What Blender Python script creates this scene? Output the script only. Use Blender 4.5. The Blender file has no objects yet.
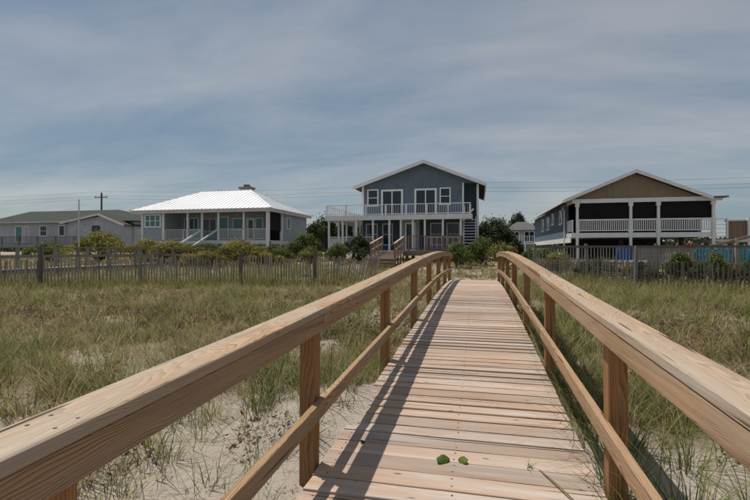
import bpy, bmesh, math, random
import numpy as np
from mathutils import Vector, noise as mnoise

random.seed(7)
rng = np.random.default_rng(11)
sc = bpy.context.scene
col = sc.collection
R = math.radians

# ------------------------------------------------------------------ camera
cam = bpy.data.cameras.new('camera')
cam.sensor_width = 36.0
cam.lens = 21.6
cam.clip_start = 0.05
cam.clip_end = 2000.0
cam_o = bpy.data.objects.new('camera', cam)
cam_o.location = (0, 0, 1.25)
cam_o.rotation_euler = (R(90), 0, R(12.89))
col.objects.link(cam_o)
sc.camera = cam_o

# ------------------------------------------------------------------ sky, sun, exposure
SUN_EL, SUN_AZ = 69.0, 60.0      # azimuth: degrees to the left of the walkway direction (+Y)
world = bpy.data.worlds.new('World')
sc.world = world
world.use_nodes = True
nt = world.node_tree
for n in list(nt.nodes):
    nt.nodes.remove(n)
def wn(t, **kw):
    n = nt.nodes.new(t)
    for k, v in kw.items():
        setattr(n, k, v)
    return n
out = wn('ShaderNodeOutputWorld')
bg = wn('ShaderNodeBackground')
sky = wn('ShaderNodeTexSky')
sky.sky_type = 'NISHITA'
sky.sun_disc = False
sky.sun_elevation = R(SUN_EL)
sky.sun_rotation = R(-SUN_AZ)
sky.air_density = 1.0
sky.dust_density = 0.6
sky.ozone_density = 1.0
bg.inputs['Strength'].default_value = 0.1
tc = wn('ShaderNodeTexCoord')
sep = wn('ShaderNodeSeparateXYZ')
nt.links.new(tc.outputs['Generated'], sep.inputs[0])
zz = wn('ShaderNodeMath', operation='MAXIMUM'); zz.inputs[1].default_value = 0.0
nt.links.new(sep.outputs[2], zz.inputs[0])
za = wn('ShaderNodeMath', operation='ADD'); za.inputs[1].default_value = 0.16
nt.links.new(zz.outputs[0], za.inputs[0])
dv = wn('ShaderNodeVectorMath', operation='DIVIDE')
cb = wn('ShaderNodeCombineXYZ')
for i in range(3):
    nt.links.new(za.outputs[0], cb.inputs[i])
nt.links.new(tc.outputs['Generated'], dv.inputs[0]); nt.links.new(cb.outputs[0], dv.inputs[1])
mp = wn('ShaderNodeMapping'); mp.inputs['Rotation'].default_value = (0, 0, R(28)); mp.inputs['Scale'].default_value = (0.5, 1.0, 1)
nt.links.new(dv.outputs[0], mp.inputs[0])
nz = wn('ShaderNodeTexNoise'); nz.inputs['Scale'].default_value = 1.1; nz.inputs['Detail'].default_value = 7; nz.inputs['Roughness'].default_value = 0.52; nz.inputs['Distortion'].default_value = 0.5
nt.links.new(mp.outputs[0], nz.inputs['Vector'])
nz2 = wn('ShaderNodeTexNoise'); nz2.inputs['Scale'].default_value = 3.0; nz2.inputs['Detail'].default_value = 8; nz2.inputs['Roughness'].default_value = 0.6; nz2.inputs['Distortion'].default_value = 0.7
nt.links.new(mp.outputs[0], nz2.inputs['Vector'])
nm = wn('ShaderNodeMix', data_type='FLOAT'); nm.inputs['Factor'].default_value = 0.25
nt.links.new(nz.outputs[0], nm.inputs['A']); nt.links.new(nz2.outputs[0], nm.inputs['B'])
cr = wn('ShaderNodeValToRGB')                               # thin cloud sheet: slate where thin, pale where thick
cr.color_ramp.elements[0].position = 0.36; cr.color_ramp.elements[0].color = (1.05, 1.55, 2.10, 1)
cr.color_ramp.elements[1].position = 0.64; cr.color_ramp.elements[1].color = (3.0, 3.02, 3.08, 1)
nt.links.new(nm.outputs['Result'], cr.inputs[0])
tn = wn('ShaderNodeMix', data_type='RGBA', blend_type='MULTIPLY'); tn.inputs['Factor'].default_value = 1.0
tn.inputs['B'].default_value = (1.0, 0.99, 0.93, 1)
nt.links.new(sky.outputs[0], tn.inputs['A'])
mixs = wn('ShaderNodeMix', data_type='RGBA')
mixs.inputs['Factor'].default_value = 0.74
nt.links.new(tn.outputs['Result'], mixs.inputs['A'])
nt.links.new(cr.outputs[0], mixs.inputs['B'])
nt.links.new(mixs.outputs['Result'], bg.inputs['Color'])
nt.links.new(bg.outputs[0], out.inputs[0])

sun = bpy.data.lights.new('sun', 'SUN')
sun.energy = 3.3
sun.angle = R(0.5)
sun.color = (1.0, 0.93, 0.84)
sun_o = bpy.data.objects.new('sun', sun)
sd = Vector((-math.sin(R(SUN_AZ)) * math.cos(R(SUN_EL)), math.cos(R(SUN_AZ)) * math.cos(R(SUN_EL)), math.sin(R(SUN_EL))))
sun_o.rotation_euler = sd.to_track_quat('Z', 'Y').to_euler()
sun_o.location = (-20, 10, 40)
col.objects.link(sun_o)

sc.view_settings.view_transform = 'Standard'
sc.view_settings.look = 'None'
sc.view_settings.exposure = 0.35
sc.view_settings.gamma = 1.0
sc.view_settings.use_curve_mapping = False

# ------------------------------------------------------------------ material helpers
class NT:
    def __init__(self, name):
        self.m = bpy.data.materials.new(name)
        self.m.use_nodes = True
        self.t = self.m.node_tree
        self.b = self.t.nodes['Principled BSDF']
        self.o = self.t.nodes['Material Output']
        self.b.inputs['Specular IOR Level'].default_value = 0.25
    def n(self, t, **kw):
        n = self.t.nodes.new(t)
        for k, v in kw.items():
            if k in n.inputs.keys():
                n.inputs[k].default_value = v
            else:
                setattr(n, k, v)
        return n
    def l(self, a, b):
        self.t.links.new(a, b)
    def math(self, op, a, b=None, clamp=False):
        n = self.n('ShaderNodeMath', operation=op, use_clamp=clamp)
        for i, v in enumerate((a, b)):
            if v is None:
                continue
            if isinstance(v, (int, float)):
                n.inputs[i].default_value = v
            else:
                self.l(v, n.inputs[i])
        return n.outputs[0]
    def mix(self, f, a, b, mode='MIX'):
        n = self.n('ShaderNodeMix', data_type='RGBA', blend_type=mode)
        for k, v in (('Factor', f), ('A', a), ('B', b)):
            if isinstance(v, (int, float)):
                n.inputs[k].default_value = v
            elif isinstance(v, tuple):
                n.inputs[k].default_value = (*v, 1)
            else:
                self.l(v, n.inputs[k])
        return n.outputs['Result']
    def ramp(self, f, stops):
        n = self.n('ShaderNodeValToRGB')
        e = n.color_ramp.elements
        while len(e) < len(stops):
            e.new(0.5)
        for el, (p, c) in zip(e, stops):
            el.position = p
            el.color = (*c, 1) if isinstance(c, tuple) else (c, c, c, 1)
        self.l(f, n.inputs[0])
        return n.outputs[0]
    def noise(self, vec, scale, detail=4, rough=0.55, dist=0.0):
        n = self.n('ShaderNodeTexNoise')
        n.inputs['Scale'].default_value = scale
        n.inputs['Detail'].default_value = detail
        n.inputs['Roughness'].default_value = rough
        n.inputs['Distortion'].default_value = dist
        if vec is not None:
            self.l(vec, n.inputs['Vector'])
        return n.outputs[0]
    def mapping(self, vec, scale=(1, 1, 1), loc=None):
        n = self.n('ShaderNodeMapping')
        n.inputs['Scale'].default_value = scale
        self.l(vec, n.inputs[0])
        if loc is not None:
            self.l(loc, n.inputs['Location'])
        return n.outputs[0]
    def bump(self, h, strength=0.3, dist=0.01):
        n = self.n('ShaderNodeBump')
        n.inputs['Strength'].default_value = strength
        n.inputs['Distance'].default_value = dist
        self.l(h, n.inputs['Height'])
        self.l(n.outputs[0], self.b.inputs['Normal'])

def plain(name, c, rough=0.7, var=0.12, scale=3.0, spec=0.25, bump=0.0):
    k = NT(name)
    co = k.n('ShaderNodeTexCoord').outputs['Object']
    a = k.noise(co, scale, 5)
    b = k.noise(co, scale * 14, 3)
    f = k.math('ADD', k.math('MULTIPLY', a, 0.7), k.math('MULTIPLY', b, 0.3))
    d = tuple(x * (1 - 2.2 * var) for x in c)
    e = tuple(min(1, x * (1 + 1.2 * var)) for x in c)
    k.l(k.ramp(f, [(0.3, d), (0.7, e)]), k.b.inputs['Base Color'])
    k.b.inputs['Roughness'].default_value = rough
    k.b.inputs['Specular IOR Level'].default_value = spec
    if bump:
        k.bump(b, bump, 0.01)
    return k.m

def siding(name, c, axis=2, pitch=0.16, var=0.14, depth=0.5):
    k = NT(name)
    co = k.n('ShaderNodeTexCoord').outputs['Object']
    s = k.n('ShaderNodeSeparateXYZ'); k.l(co, s.inputs[0])
    saw = k.math('FRACT', k.math('DIVIDE', s.outputs[axis], pitch))
    groove = k.ramp(saw, [(0.0, 0.0), (0.08, 1.0), (1.0, 0.75)])
    a = k.noise(co, 1.3, 5)
    st = k.noise(k.mapping(co, (6, 6, 0.5)), 1.0, 4)
    f = k.math('ADD', k.math('MULTIPLY', a, 0.5), k.math('MULTIPLY', st, 0.5))
    base = k.ramp(f, [(0.3, tuple(x * (1 - var * 1.6) for x in c)), (0.7, tuple(x * (1 + var) for x in c))])
    k.l(base, k.b.inputs['Base Color'])
    k.b.inputs['Roughness'].default_value = 0.85
    k.b.inputs['Specular IOR Level'].default_value = 0.1
    k.bump(groove, depth, 0.02)
    return k.m

def wood(name, light, dark, grey, greyness=0.35, ring=26.0, fibre=1.0, rough=0.72, bump=0.35, knots=True, hue=0.25, crack=0.6):
    """Boards are modelled with their length along local X."""
    k = NT(name)
    co = k.n('ShaderNodeTexCoord').outputs['Object']
    info = k.n('ShaderNodeObjectInfo')
    rnd = info.outputs['Random']
    off = k.n('ShaderNodeCombineXYZ')
    k.l(k.math('MULTIPLY', rnd, 57.3), off.inputs[0])
    r2 = k.math('FRACT', k.math('MULTIPLY', rnd, 91.7))
    r3 = k.math('FRACT', k.math('MULTIPLY', rnd, 331.3))
    k.l(k.math('MULTIPLY', k.math('SUBTRACT', r2, 0.5), 0.3), off.inputs[1])
    k.l(k.math('ADD', k.math('MULTIPLY', r3, 0.08), 0.03), off.inputs[2])
    add = k.n('ShaderNodeVectorMath', operation='ADD')
    k.l(co, add.inputs[0]); k.l(off.outputs[0], add.inputs[1])
    p = add.outputs[0]
    # growth rings about the trunk axis (X), wobbling along the length
    wob = k.n('ShaderNodeTexNoise'); wob.inputs['Scale'].default_value = 1.0; wob.inputs['Detail'].default_value = 3
    k.l(k.mapping(p, (1.1, 5.0, 5.0)), wob.inputs['Vector'])
    ws = k.n('ShaderNodeVectorMath', operation='SUBTRACT'); k.l(wob.outputs['Color'], ws.inputs[0]); ws.inputs[1].default_value = (0.5, 0.5, 0.5)
    wm = k.n('ShaderNodeVectorMath', operation='SCALE'); k.l(ws.outputs[0], wm.inputs[0]); wm.inputs['Scale'].default_value = 0.10
    pa = k.n('ShaderNodeVectorMath', operation='ADD'); k.l(p, pa.inputs[0]); k.l(wm.outputs[0], pa.inputs[1])
    wv = k.n('ShaderNodeTexWave', wave_type='RINGS', rings_direction='X', wave_profile='SAW')
    wv.inputs['Scale'].default_value = ring
    wv.inputs['Distortion'].default_value = 0.9
    wv.inputs['Detail'].default_value = 2
    wv.inputs['Detail Scale'].default_value = 1.5
    k.l(k.mapping(pa.outputs[0], (0.10, 1, 1)), wv.inputs['Vector'])
    rings = wv.outputs['Fac']
    fib = k.noise(k.mapping(p, (3.0, 130, 130)), 1.0, 4, 0.6)
    fib2 = k.noise(k.mapping(p, (1.2, 30, 30)), 1.0, 3, 0.6)
    grain = k.math('ADD', k.math('MULTIPLY', rings, 0.55), k.math('ADD', k.math('MULTIPLY', fib, 0.55 * fibre), k.math('MULTIPLY', k.math('SUBTRACT', fib2, 0.5), 0.75)))
    c1 = k.ramp(grain, [(0.18, light), (0.62, tuple(a * 0.6 + b * 0.4 for a, b in zip(light, dark))), (0.95, dark)])
    # weathered bleaching
    pat = k.noise(k.mapping(p, (0.9, 7, 7)), 1.0, 5, 0.6)
    gm = k.math('ADD', k.math('MULTIPLY', pat, 2.8), k.math('ADD', k.math('MULTIPLY', r3, 0.5), greyness - 1.80), clamp=True)
    gcol = k.mix(k.math('MULTIPLY', k.math('SUBTRACT', fib2, 0.3), 2.5, clamp=True), tuple(g * 0.62 for g in grey), grey)
    c2 = k.mix(k.math('MULTIPLY', gm, 0.85), c1, gcol)
    # per-board tone
    hv = k.ramp(r2, [(0.0, (1 - hue, 1 - hue * 1.15, 1 - hue * 1.25)), (0.45, (1.0, 0.98, 0.97)), (1.0, (1 + hue * 0.25, 1 + hue * 0.1, 1 + hue * 0.0))])
    c3 = k.mix(1.0, c2, hv, 'MULTIPLY')
    # checks: thin dark splits along the grain
    ck = k.noise(k.mapping(p, (0.55, 36, 36)), 1.0, 2, 0.4)
    ckm = k.ramp(ck, [(0.0, 1.0), (0.285, 1.0), (0.31, 0.0), (1.0, 0.0)])
    c4 = k.mix(k.math('MULTIPLY', ckm, crack), c3, tuple(x * 0.28 for x in dark))
    hgt = k.math('SUBTRACT', k.math('ADD', k.math('MULTIPLY', rings, -0.5), k.math('MULTIPLY', fib, 0.6)), k.math('MULTIPLY', ckm, 1.4))
    if knots:
        vo = k.n('ShaderNodeTexVoronoi'); vo.inputs['Scale'].default_value = 1.0
        k.l(k.mapping(p, (2.3, 7.5, 7.5)), vo.inputs['Vector'])
        km = k.ramp(vo.outputs['Distance'], [(0.0, 1.0), (0.035, 0.85), (0.055, 0.3), (0.075, 0.0)])
        c4 = k.mix(km, c4, tuple(x * 0.5 for x in dark))
    k.l(c4, k.b.inputs['Base Color'])
    k.b.inputs['Roughness'].default_value = rough
    k.b.inputs['Specular IOR Level'].default_value = 0.22
    k.bump(hgt, bump, 0.004)
    return k.m

def glass(name, c, rough=0.08):
    k = NT(name)
    k.b.inputs['Base Color'].default_value = (*c, 1)
    k.b.inputs['Roughness'].default_value = rough
    k.b.inputs['Specular IOR Level'].default_value = 0.5
    co = k.n('ShaderNodeTexCoord').outputs['Object']
    k.bump(k.noise(co, 1.2, 2), 0.05, 0.02)
    return k.m

def leafy(name, attr='tint', trans=0.3, rough=0.55):
    k = NT(name)
    at = k.n('ShaderNodeVertexColor', layer_name=attr)
    k.l(at.outputs[0], k.b.inputs['Base Color'])
    k.b.inputs['Roughness'].default_value = rough
    k.b.inputs['Specular IOR Level'].default_value = 0.2
    tr = k.n('ShaderNodeBsdfTranslucent')
    k.l(at.outputs[0], tr.inputs[0])
    mx = k.n('ShaderNodeMixShader'); mx.inputs[0].default_value = trans
    k.l(k.b.outputs[0], mx.inputs[1]); k.l(tr.outputs[0], mx.inputs[2])
    k.l(mx.outputs[0], k.o.inputs[0])
    return k.m

def sand_mat():
    k = NT('sand_and_litter')
    geo = k.n('ShaderNodeNewGeometry').outputs['Position']
    at = k.n('ShaderNodeAttribute', attribute_name='veg').outputs['Fac']
    big = k.noise(geo, 0.8, 5)
    mid = k.noise(geo, 6, 5, 0.6)
    fine = k.noise(geo, 160, 2)
    grit = k.noise(geo, 40, 4, 0.7)
    f = k.math('ADD', k.math('MULTIPLY', mid, 0.6), k.math('MULTIPLY', fine, 0.4))
    sand = k.ramp(f, [(0.25, (0.33, 0.28, 0.23)), (0.5, (0.49, 0.43, 0.365)), (0.75, (0.60, 0.54, 0.47))])
    # scattered plant litter and shell specks
    sp = k.ramp(grit, [(0.0, 0.0), (0.58, 0.0), (0.68, 1.0)])
    sand = k.mix(k.math('MULTIPLY', sp, 0.55), sand, (0.17, 0.12, 0.085))
    lit = k.ramp(k.math('ADD', k.math('MULTIPLY', mid, 0.5), k.math('MULTIPLY', grit, 0.5)), [(0.3, (0.11, 0.085, 0.05)), (0.55, (0.23, 0.18, 0.11)), (0.75, (0.36, 0.30, 0.21))])
    m = k.math('ADD', at, k.math('MULTIPLY', k.math('SUBTRACT', mid, 0.5), 1.2), clamp=True)
    k.l(k.mix(m, sand, lit), k.b.inputs['Base Color'])
    k.b.inputs['Roughness'].default_value = 0.95
    k.b.inputs['Specular IOR Level'].default_value = 0.1
    h = k.math('ADD', k.math('MULTIPLY', mid, 1.0), k.math('ADD', k.math('MULTIPLY', grit, 0.35), k.math('MULTIPLY', fine, 0.12)))
    k.bump(h, 0.9, 0.06)
    return k.m

M = {}
M['plank'] = wood('deck_plank_wood', (0.53, 0.385, 0.275), (0.19, 0.095, 0.055), (0.58, 0.535, 0.49), greyness=0.58, ring=62, hue=0.22, bump=0.55, crack=0.9)
M['cap'] = wood('rail_cap_wood', (0.51, 0.365, 0.225), (0.16, 0.085, 0.044), (0.49, 0.43, 0.36), greyness=0.36, ring=62, hue=0.10, bump=0.8, crack=0.9)
M['board'] = wood('rail_board_wood', (0.46, 0.31, 0.18), (0.11, 0.056, 0.028), (0.41, 0.335, 0.255), greyness=0.12, ring=58, hue=0.12, bump=0.8, crack=0.9)
M['post'] = wood('post_wood', (0.39, 0.215, 0.095), (0.15, 0.065, 0.024), (0.34, 0.23, 0.14), greyness=0.1, ring=36, hue=0.15, bump=0.4, crack=0.7)
M['grey_wood'] = wood('weathered_grey_wood', (0.28, 0.25, 0.225), (0.16, 0.14, 0.13), (0.33, 0.315, 0.31), greyness=0.7, ring=18, hue=0.22, knots=False)
M['picket'] = wood('picket_wood', (0.38, 0.335, 0.28), (0.21, 0.175, 0.14), (0.44, 0.41, 0.375), greyness=0.6, ring=18, hue=0.38, knots=False)
M['dark_post'] = wood('dark_fence_post_wood', (0.15, 0.125, 0.11), (0.08, 0.065, 0.055), (0.17, 0.16, 0.16), greyness=0.5, ring=18, hue=0.2, knots=False)
M['old_wood'] = wood('old_brown_wood', (0.30, 0.215, 0.15), (0.16, 0.10, 0.065), (0.29, 0.26, 0.23), greyness=0.45, ring=18, hue=0.22, knots=False)
M['screw'] = plain('screw_steel', (0.09, 0.07, 0.06), 0.5, 0.2)
M['wire'] = plain('wire_dark', (0.05, 0.05, 0.055), 0.6, 0.1)
M['white'] = plain('white_paint', (0.80, 0.81, 0.82), 0.5, 0.07, 2.0)
M['offwhite'] = plain('aged_white_paint', (0.64, 0.64, 0.64), 0.6, 0.12, 2.5)
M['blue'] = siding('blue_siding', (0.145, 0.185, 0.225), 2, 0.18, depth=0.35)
M['blue_shaded'] = siding('shaded_blue_siding', (0.095, 0.130, 0.165), 2, 0.18, depth=0.35)  # shaded copy of the blue siding: recess and porch shade put in the colour
M['grey_blue'] = siding('grey_blue_siding', (0.36, 0.41, 0.45), 2, 0.16, depth=0.3)
M['steel_blue'] = siding('steel_blue_siding', (0.145, 0.20, 0.26), 2, 0.18, depth=0.35)
M['pale_blue'] = siding('pale_blue_siding', (0.42, 0.46, 0.51), 0, 0.3, depth=0.2)
M['tan'] = siding('tan_shake_gable', (0.27, 0.215, 0.16), 2, 0.14, depth=0.5)
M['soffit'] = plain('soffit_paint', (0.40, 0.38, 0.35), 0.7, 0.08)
M['shingle_dark'] = siding('dark_shingles', (0.06, 0.062, 0.06), 1, 0.3, var=0.2, depth=0.3)
M['shingle_grey'] = siding('grey_shingles', (0.13, 0.13, 0.13), 1, 0.3, var=0.2, depth=0.3)
M['shingle_green'] = siding('green_grey_shingles', (0.058, 0.066, 0.058), 1, 0.3, var=0.2, depth=0.3)
M['metal_roof'] = plain('white_metal_roof', (0.80, 0.81, 0.82), 0.45, 0.07, 0.6, spec=0.4)
M['pane'] = glass('dark_window_glass', (0.018, 0.024, 0.03))
M['teal_pane'] = glass('teal_window_glass', (0.05, 0.185, 0.205))
M['screen_and_shade'] = plain('insect_screen_and_porch_shade', (0.012, 0.012, 0.014), 0.85, 0.2)
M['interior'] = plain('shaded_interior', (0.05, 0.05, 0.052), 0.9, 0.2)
M['concrete'] = plain('concrete_block', (0.27, 0.26, 0.25), 0.9, 0.12, bump=0.2)
M['piling'] = plain('treated_piling', (0.16, 0.13, 0.105), 0.9, 0.2, bump=0.3)
M['brick'] = plain('chimney_brick', (0.20, 0.19, 0.185), 0.9, 0.15)
M['tarp'] = plain('blue_tarp', (0.04, 0.19, 0.56), 0.45, 0.15, 5)
M['red'] = plain('faded_red_cloth', (0.30, 0.055, 0.03), 0.7, 0.2, 5)
M['bark'] = plain('bark', (0.10, 0.08, 0.065), 0.95, 0.25, 8, bump=0.5)
M['leaf'] = leafy('shrub_leaves', trans=0.38)
M['grass'] = leafy('dune_grass_blades', trans=0.42)
M['sand'] = sand_mat()
M['pole'] = plain('utility_pole_wood', (0.09, 0.075, 0.065), 0.9, 0.2)
M['aluminium'] = plain('flagpole_paint', (0.55, 0.55, 0.56), 0.4, 0.05)
def turquoise():
    k = NT('turquoise_patterned_cloth')
    co = k.n('ShaderNodeTexCoord').outputs['Object']
    a = k.noise(k.mapping(co, (2.2, 1, 3.2)), 3.2, 5, 0.6, 1.6)
    k.l(k.ramp(a, [(0.30, (0.02, 0.09, 0.15)), (0.42, (0.035, 0.26, 0.42)), (0.54, (0.05, 0.40, 0.55)), (0.62, (0.22, 0.58, 0.66)), (0.70, (0.03, 0.20, 0.52))]), k.b.inputs['Base Color'])
    k.b.inputs['Roughness'].default_value = 0.75
    return k.m
M['turquoise'] = turquoise()

# ------------------------------------------------------------------ object helpers
def tag(o, label=None, cat=None, group=None, kind=None):
    if label: o['label'] = label
    if cat: o['category'] = cat
    if group: o['group'] = group
    if kind: o['kind'] = kind
    return o

def empty(name, loc, label=None, cat=None, group=None):
    o = bpy.data.objects.new(name, None)
    o.empty_display_size = 0.2
    o.location = loc
    col.objects.link(o)
    return tag(o, label, cat, group)

def rootloc(p):
    v = Vector((0, 0, 0))
    while p is not None:
        v += Vector(p.location)
        p = p.parent
    return v

class MB:
    """collects shapes in world metres and links them as ONE mesh object"""
    def __init__(self):
        self.v = []; self.f = []
    def poly(self, pts, faces):
        o = len(self.v)
        self.v += [tuple(p) for p in pts]
        self.f += [tuple(i + o for i in fc) for fc in faces]
        return self
    def box(self, x0, x1, y0, y1, z0, z1):
        return self.poly([(x0, y0, z0), (x1, y0, z0), (x1, y1, z0), (x0, y1, z0), (x0, y0, z1), (x1, y0, z1), (x1, y1, z1), (x0, y1, z1)],
                         [(0, 3, 2, 1), (4, 5, 6, 7), (0, 1, 5, 4), (1, 2, 6, 5), (2, 3, 7, 6), (3, 0, 4, 7)])
    def bar(self, a, b, w, h, up=(0, 0, 1)):
        a = Vector(a); b = Vector(b)
        d = (b - a).normalized()
        s = d.cross(Vector(up)).normalized() * (w / 2)
        t = s.cross(d).normalized() * (h / 2)
        pts = [a - s - t, a + s - t, a + s + t, a - s + t, b - s - t, b + s - t, b + s + t, b - s + t]
        return self.poly(pts, [(0, 1, 2, 3), (7, 6, 5, 4), (0, 4, 5, 1), (1, 5, 6, 2), (2, 6, 7, 3), (3, 7, 4, 0)])
    def tube(self, pts, rad, n=6):
        pts = [Vector(p) for p in pts]
        rad = rad if isinstance(rad, (list, tuple)) else [rad] * len(pts)
        o = len(self.v)
        for i, p in enumerate(pts):
            d = (pts[min(i + 1, len(pts) - 1)] - pts[max(i - 1, 0)]).normalized()
            r = Vector((0, 0, 1)) if abs(d.z) < 0.9 else Vector((1, 0, 0))
            s = d.cross(r).normalized(); t = s.cross(d).normalized()
            for k in range(n):
                a = 2 * math.pi * k / n
                self.v.append(tuple(p + (s * math.cos(a) + t * math.sin(a)) * rad[i]))
        for i in range(len(pts) - 1):
            for k in range(n):
                a = o + i * n + k; b = o + i * n + (k + 1) % n
                self.f.append((a, b, b + n, a + n))
        self.f.append(tuple(o + k for k in reversed(range(n))))
        self.f.append(tuple(o + (len(pts) - 1) * n + k for k in range(n)))
        return self
    def prism_y(self, outline, y0, y1):
        n = len(outline)
        pts = [(x, y0, z) for x, z in outline] + [(x, y1, z) for x, z in outline]
        return self.poly(pts, [tuple(range(n)), tuple(reversed(range(n, 2 * n)))] + [(i + n, (i + 1) % n + n, (i + 1) % n, i) for i in range(n)])
    def build(self, name, mat, parent=None, smooth=False, kind=None, label=None):
        me = bpy.data.meshes.new(name)
        L = rootloc(parent)
        me.from_pydata([(x - L.x, y - L.y, z - L.z) for x, y, z in self.v], [], self.f)
        bm = bmesh.new(); bm.from_mesh(me)
        bmesh.ops.recalc_face_normals(bm, faces=bm.faces)
        bm.to_mesh(me); bm.free()
        me.materials.append(M[mat])
        if smooth:
            me.polygons.foreach_set('use_smooth', [True] * len(me.polygons))
        o = bpy.data.objects.new(name, me)
        col.objects.link(o)
        if parent is not None:
            o.parent = parent
        if kind: o['kind'] = kind
        if label: o['label'] = label
        return o

def part(parent, name, mat, *boxes, **kw):
    m = MB()
    for b in boxes:
        m.box(*b)
    return m.build(name, mat, parent, **kw)

def inst(name, mesh, parent, loc, rot=(0, 0, 0), scale=(1, 1, 1)):
    o = bpy.data.objects.new(name, mesh)
    o.location = loc; o.rotation_euler = rot; o.scale = scale
    col.objects.link(o)
    if parent is not None:
        o.parent = parent
    return o

# ------------------------------------------------------------------ the lie of the land
RU = [-3, -1.5, 0.65, 1.2, 2.2, 3.2, 4.6, 6.6, 9.7, 12.0, 14.3, 16.0, 18.0]
RZ = [0.80, 0.83, 0.868, 0.885, 0.925, 0.957, 1.02, 1.10, 1.198, 1.213, 1.17, 1.10, 0.99]
RP = np.polyfit(RU, RZ, 5)
def railz(u): return float(np.polyval(RP, u))
RAIL_H = 0.885
def deckz(u): return railz(u) - RAIL_H
VL, VR = -0.882, 0.625             # inner faces of the posts
DL, DR = -0.868, 0.612             # plank ends

def vnoise(x, y, seed=0):
    """value noise on numpy arrays, 0..1"""
    xi = np.floor(x).astype(np.int64); yi = np.floor(y).astype(np.int64)
    xf = x - xi; yf = y - yi
    def h(a, b):
        n = (a * 374761393 + b * 668265263 + seed * 974711) & 0x7fffffff
        n = ((n ^ (n >> 13)) * 1274126177) & 0x7fffffff
        return ((n ^ (n >> 16)) & 0xffff) / 65535.0
    sx = xf * xf * (3 - 2 * xf); sy = yf * yf * (3 - 2 * yf)
    a = h(xi, yi) * (1 - sx) + h(xi + 1, yi) * sx
    b = h(xi, yi + 1) * (1 - sx) + h(xi + 1, yi + 1) * sx
    return a * (1 - sy) + b * sy
def fbm(x, y, seed=0, oct=4):
    t = 0; a = 0.5; s = 0
    for i in range(oct):
        t = t + a * vnoise(x * 2 ** i + i * 17.3, y * 2 ** i - i * 9.1, seed + i); s += a; a *= 0.5
    return t / s
def sst(e0, e1, x):
    t = np.clip((x - e0) / (e1 - e0), 0, 1)
    return t * t * (3 - 2 * t)

def gz(x, u):
    x = np.asarray(x, float); u = np.asarray(u, float)
    g = 0.16 * (fbm(x * 0.35, u * 0.35, 3) - 0.5) + 0.05 * (fbm(x * 2.0, u * 2.0, 9) - 0.5) + 0.035 * (fbm(x * 7.0, u * 7.0, 12, 3) - 0.5) * sst(9, 5, u)
    g = g + 0.45 * sst(21.0, 32.0, u)
    g = g + 0.10 * sst(-6.0, -14.0, x) * sst(16, 6, u) * 0
    g = g - 0.075 * sst(4.5, 3.0, u) * sst(-3.2, -1.6, x) * (x < 0.2)
    dk = np.polyval(RP, np.clip(u, -3, 16)) - RAIL_H
    on_walk = sst(16.4, 15.9, u)
    low = dk - 0.11
    inside = sst(-1.15, -0.86, x) * sst(0.95, 0.66, x) * on_walk
    g = g * (1 - inside) + np.minimum(g, low) * inside
    # drifted sand lapping over the left plank ends
    edge = -0.79 + 0.14 * (fbm(u * 2.6 + 5, u * 0.0 + 1.3, 21) - 0.5) + 0.05 * (fbm(u * 11 + 5, x * 9, 23) - 0.5)
    band = sst(2.35, 3.05, u) * sst(4.3, 3.5, u)
    drift = dk + 0.15 * (edge - x) * sst(-1.25, -0.95, x) + 0.02 * sst(-0.95, -1.25, x)
    wgt = band * sst(-1.9, -1.2, x) * sst(-0.35, -0.5, x)
    g = g * (1 - wgt) + drift * wgt
    # right side lies a little lower than the deck
    rs = sst(0.62, 0.7, x) * sst(2.0, 1.1, x) * sst(7, 4, u)
    g = g - 0.05 * rs
    return g

def veg_density(x, u):
    """0 bare sand .. 1 dense dune grass"""
    x = np.asarray(x, float); u = np.asarray(u, float)
    n = fbm(x * 0.9, u * 0.9, 41)
    left = np.maximum(sst(-1.75, -2.6, x + (n - 0.5) * 1.6), sst(3.3, 4.4, u + (n - 0.5) * 1.8))
    right = np.maximum(sst(1.3, 2.4, x + (n - 0.5) * 1.6), sst(3.0, 4.2, u + (n - 0.5) * 1.8))
    d = np.maximum(np.where(x < 0, left, right), 0.13)
    d = d * (0.42 + 0.6 * sst(0.36, 0.56, n))
    # sandy blow-outs by the fence and beyond the end of the walkway
    b = sst(0.56, 0.7, fbm(x * 0.5 + 40, u * 0.5, 77))
    d = d * (1 - 0.45 * b * sst(4, 7, u))
    d = np.where((np.abs(x + 0.13) < 1.6) & (u > 15.5) & (u < 21), d * 0.35, d)
    d = np.where((x > -0.95) & (x < 0.68) & (u < 16.6), 0, d)
    return np.clip(d, 0, 1)

def axis(vals):
    return np.unique(np.round(np.concatenate(vals), 4))
gx = axis([np.arange(-2.6, 2.0, 0.045), np.arange(-8, -2.6, 0.16), np.arange(2.0, 8, 0.16), np.arange(-30, -8, 0.6), np.arange(8, 30, 0.6), np.arange(-120, -30, 5), np.arange(30, 120.1, 5), -np.array([600., 400, 250, 170]), np.array([170., 250, 400, 600])])
gu = axis([np.arange(0.6, 6.0, 0.05), np.arange(-4, 0.6, 0.25), np.arange(6, 18, 0.2), np.arange(18, 60, 0.9), np.arange(60, 200, 8), np.array([-60., -30, -15, -8, 250, 350, 500, 800])])
GX, GU = np.meshgrid(gx, gu)
GZ = gz(GX, GU)
veg = veg_density(GX, GU)
nx, nu = len(gx), len(gu)
verts = np.stack([GX.ravel(), GU.ravel(), GZ.ravel()], 1)
ii = np.arange(nu * nx).reshape(nu, nx)
quads = np.stack([ii[:-1, :-1], ii[:-1, 1:], ii[1:, 1:], ii[1:, :-1]], -1).reshape(-1, 4)
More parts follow.
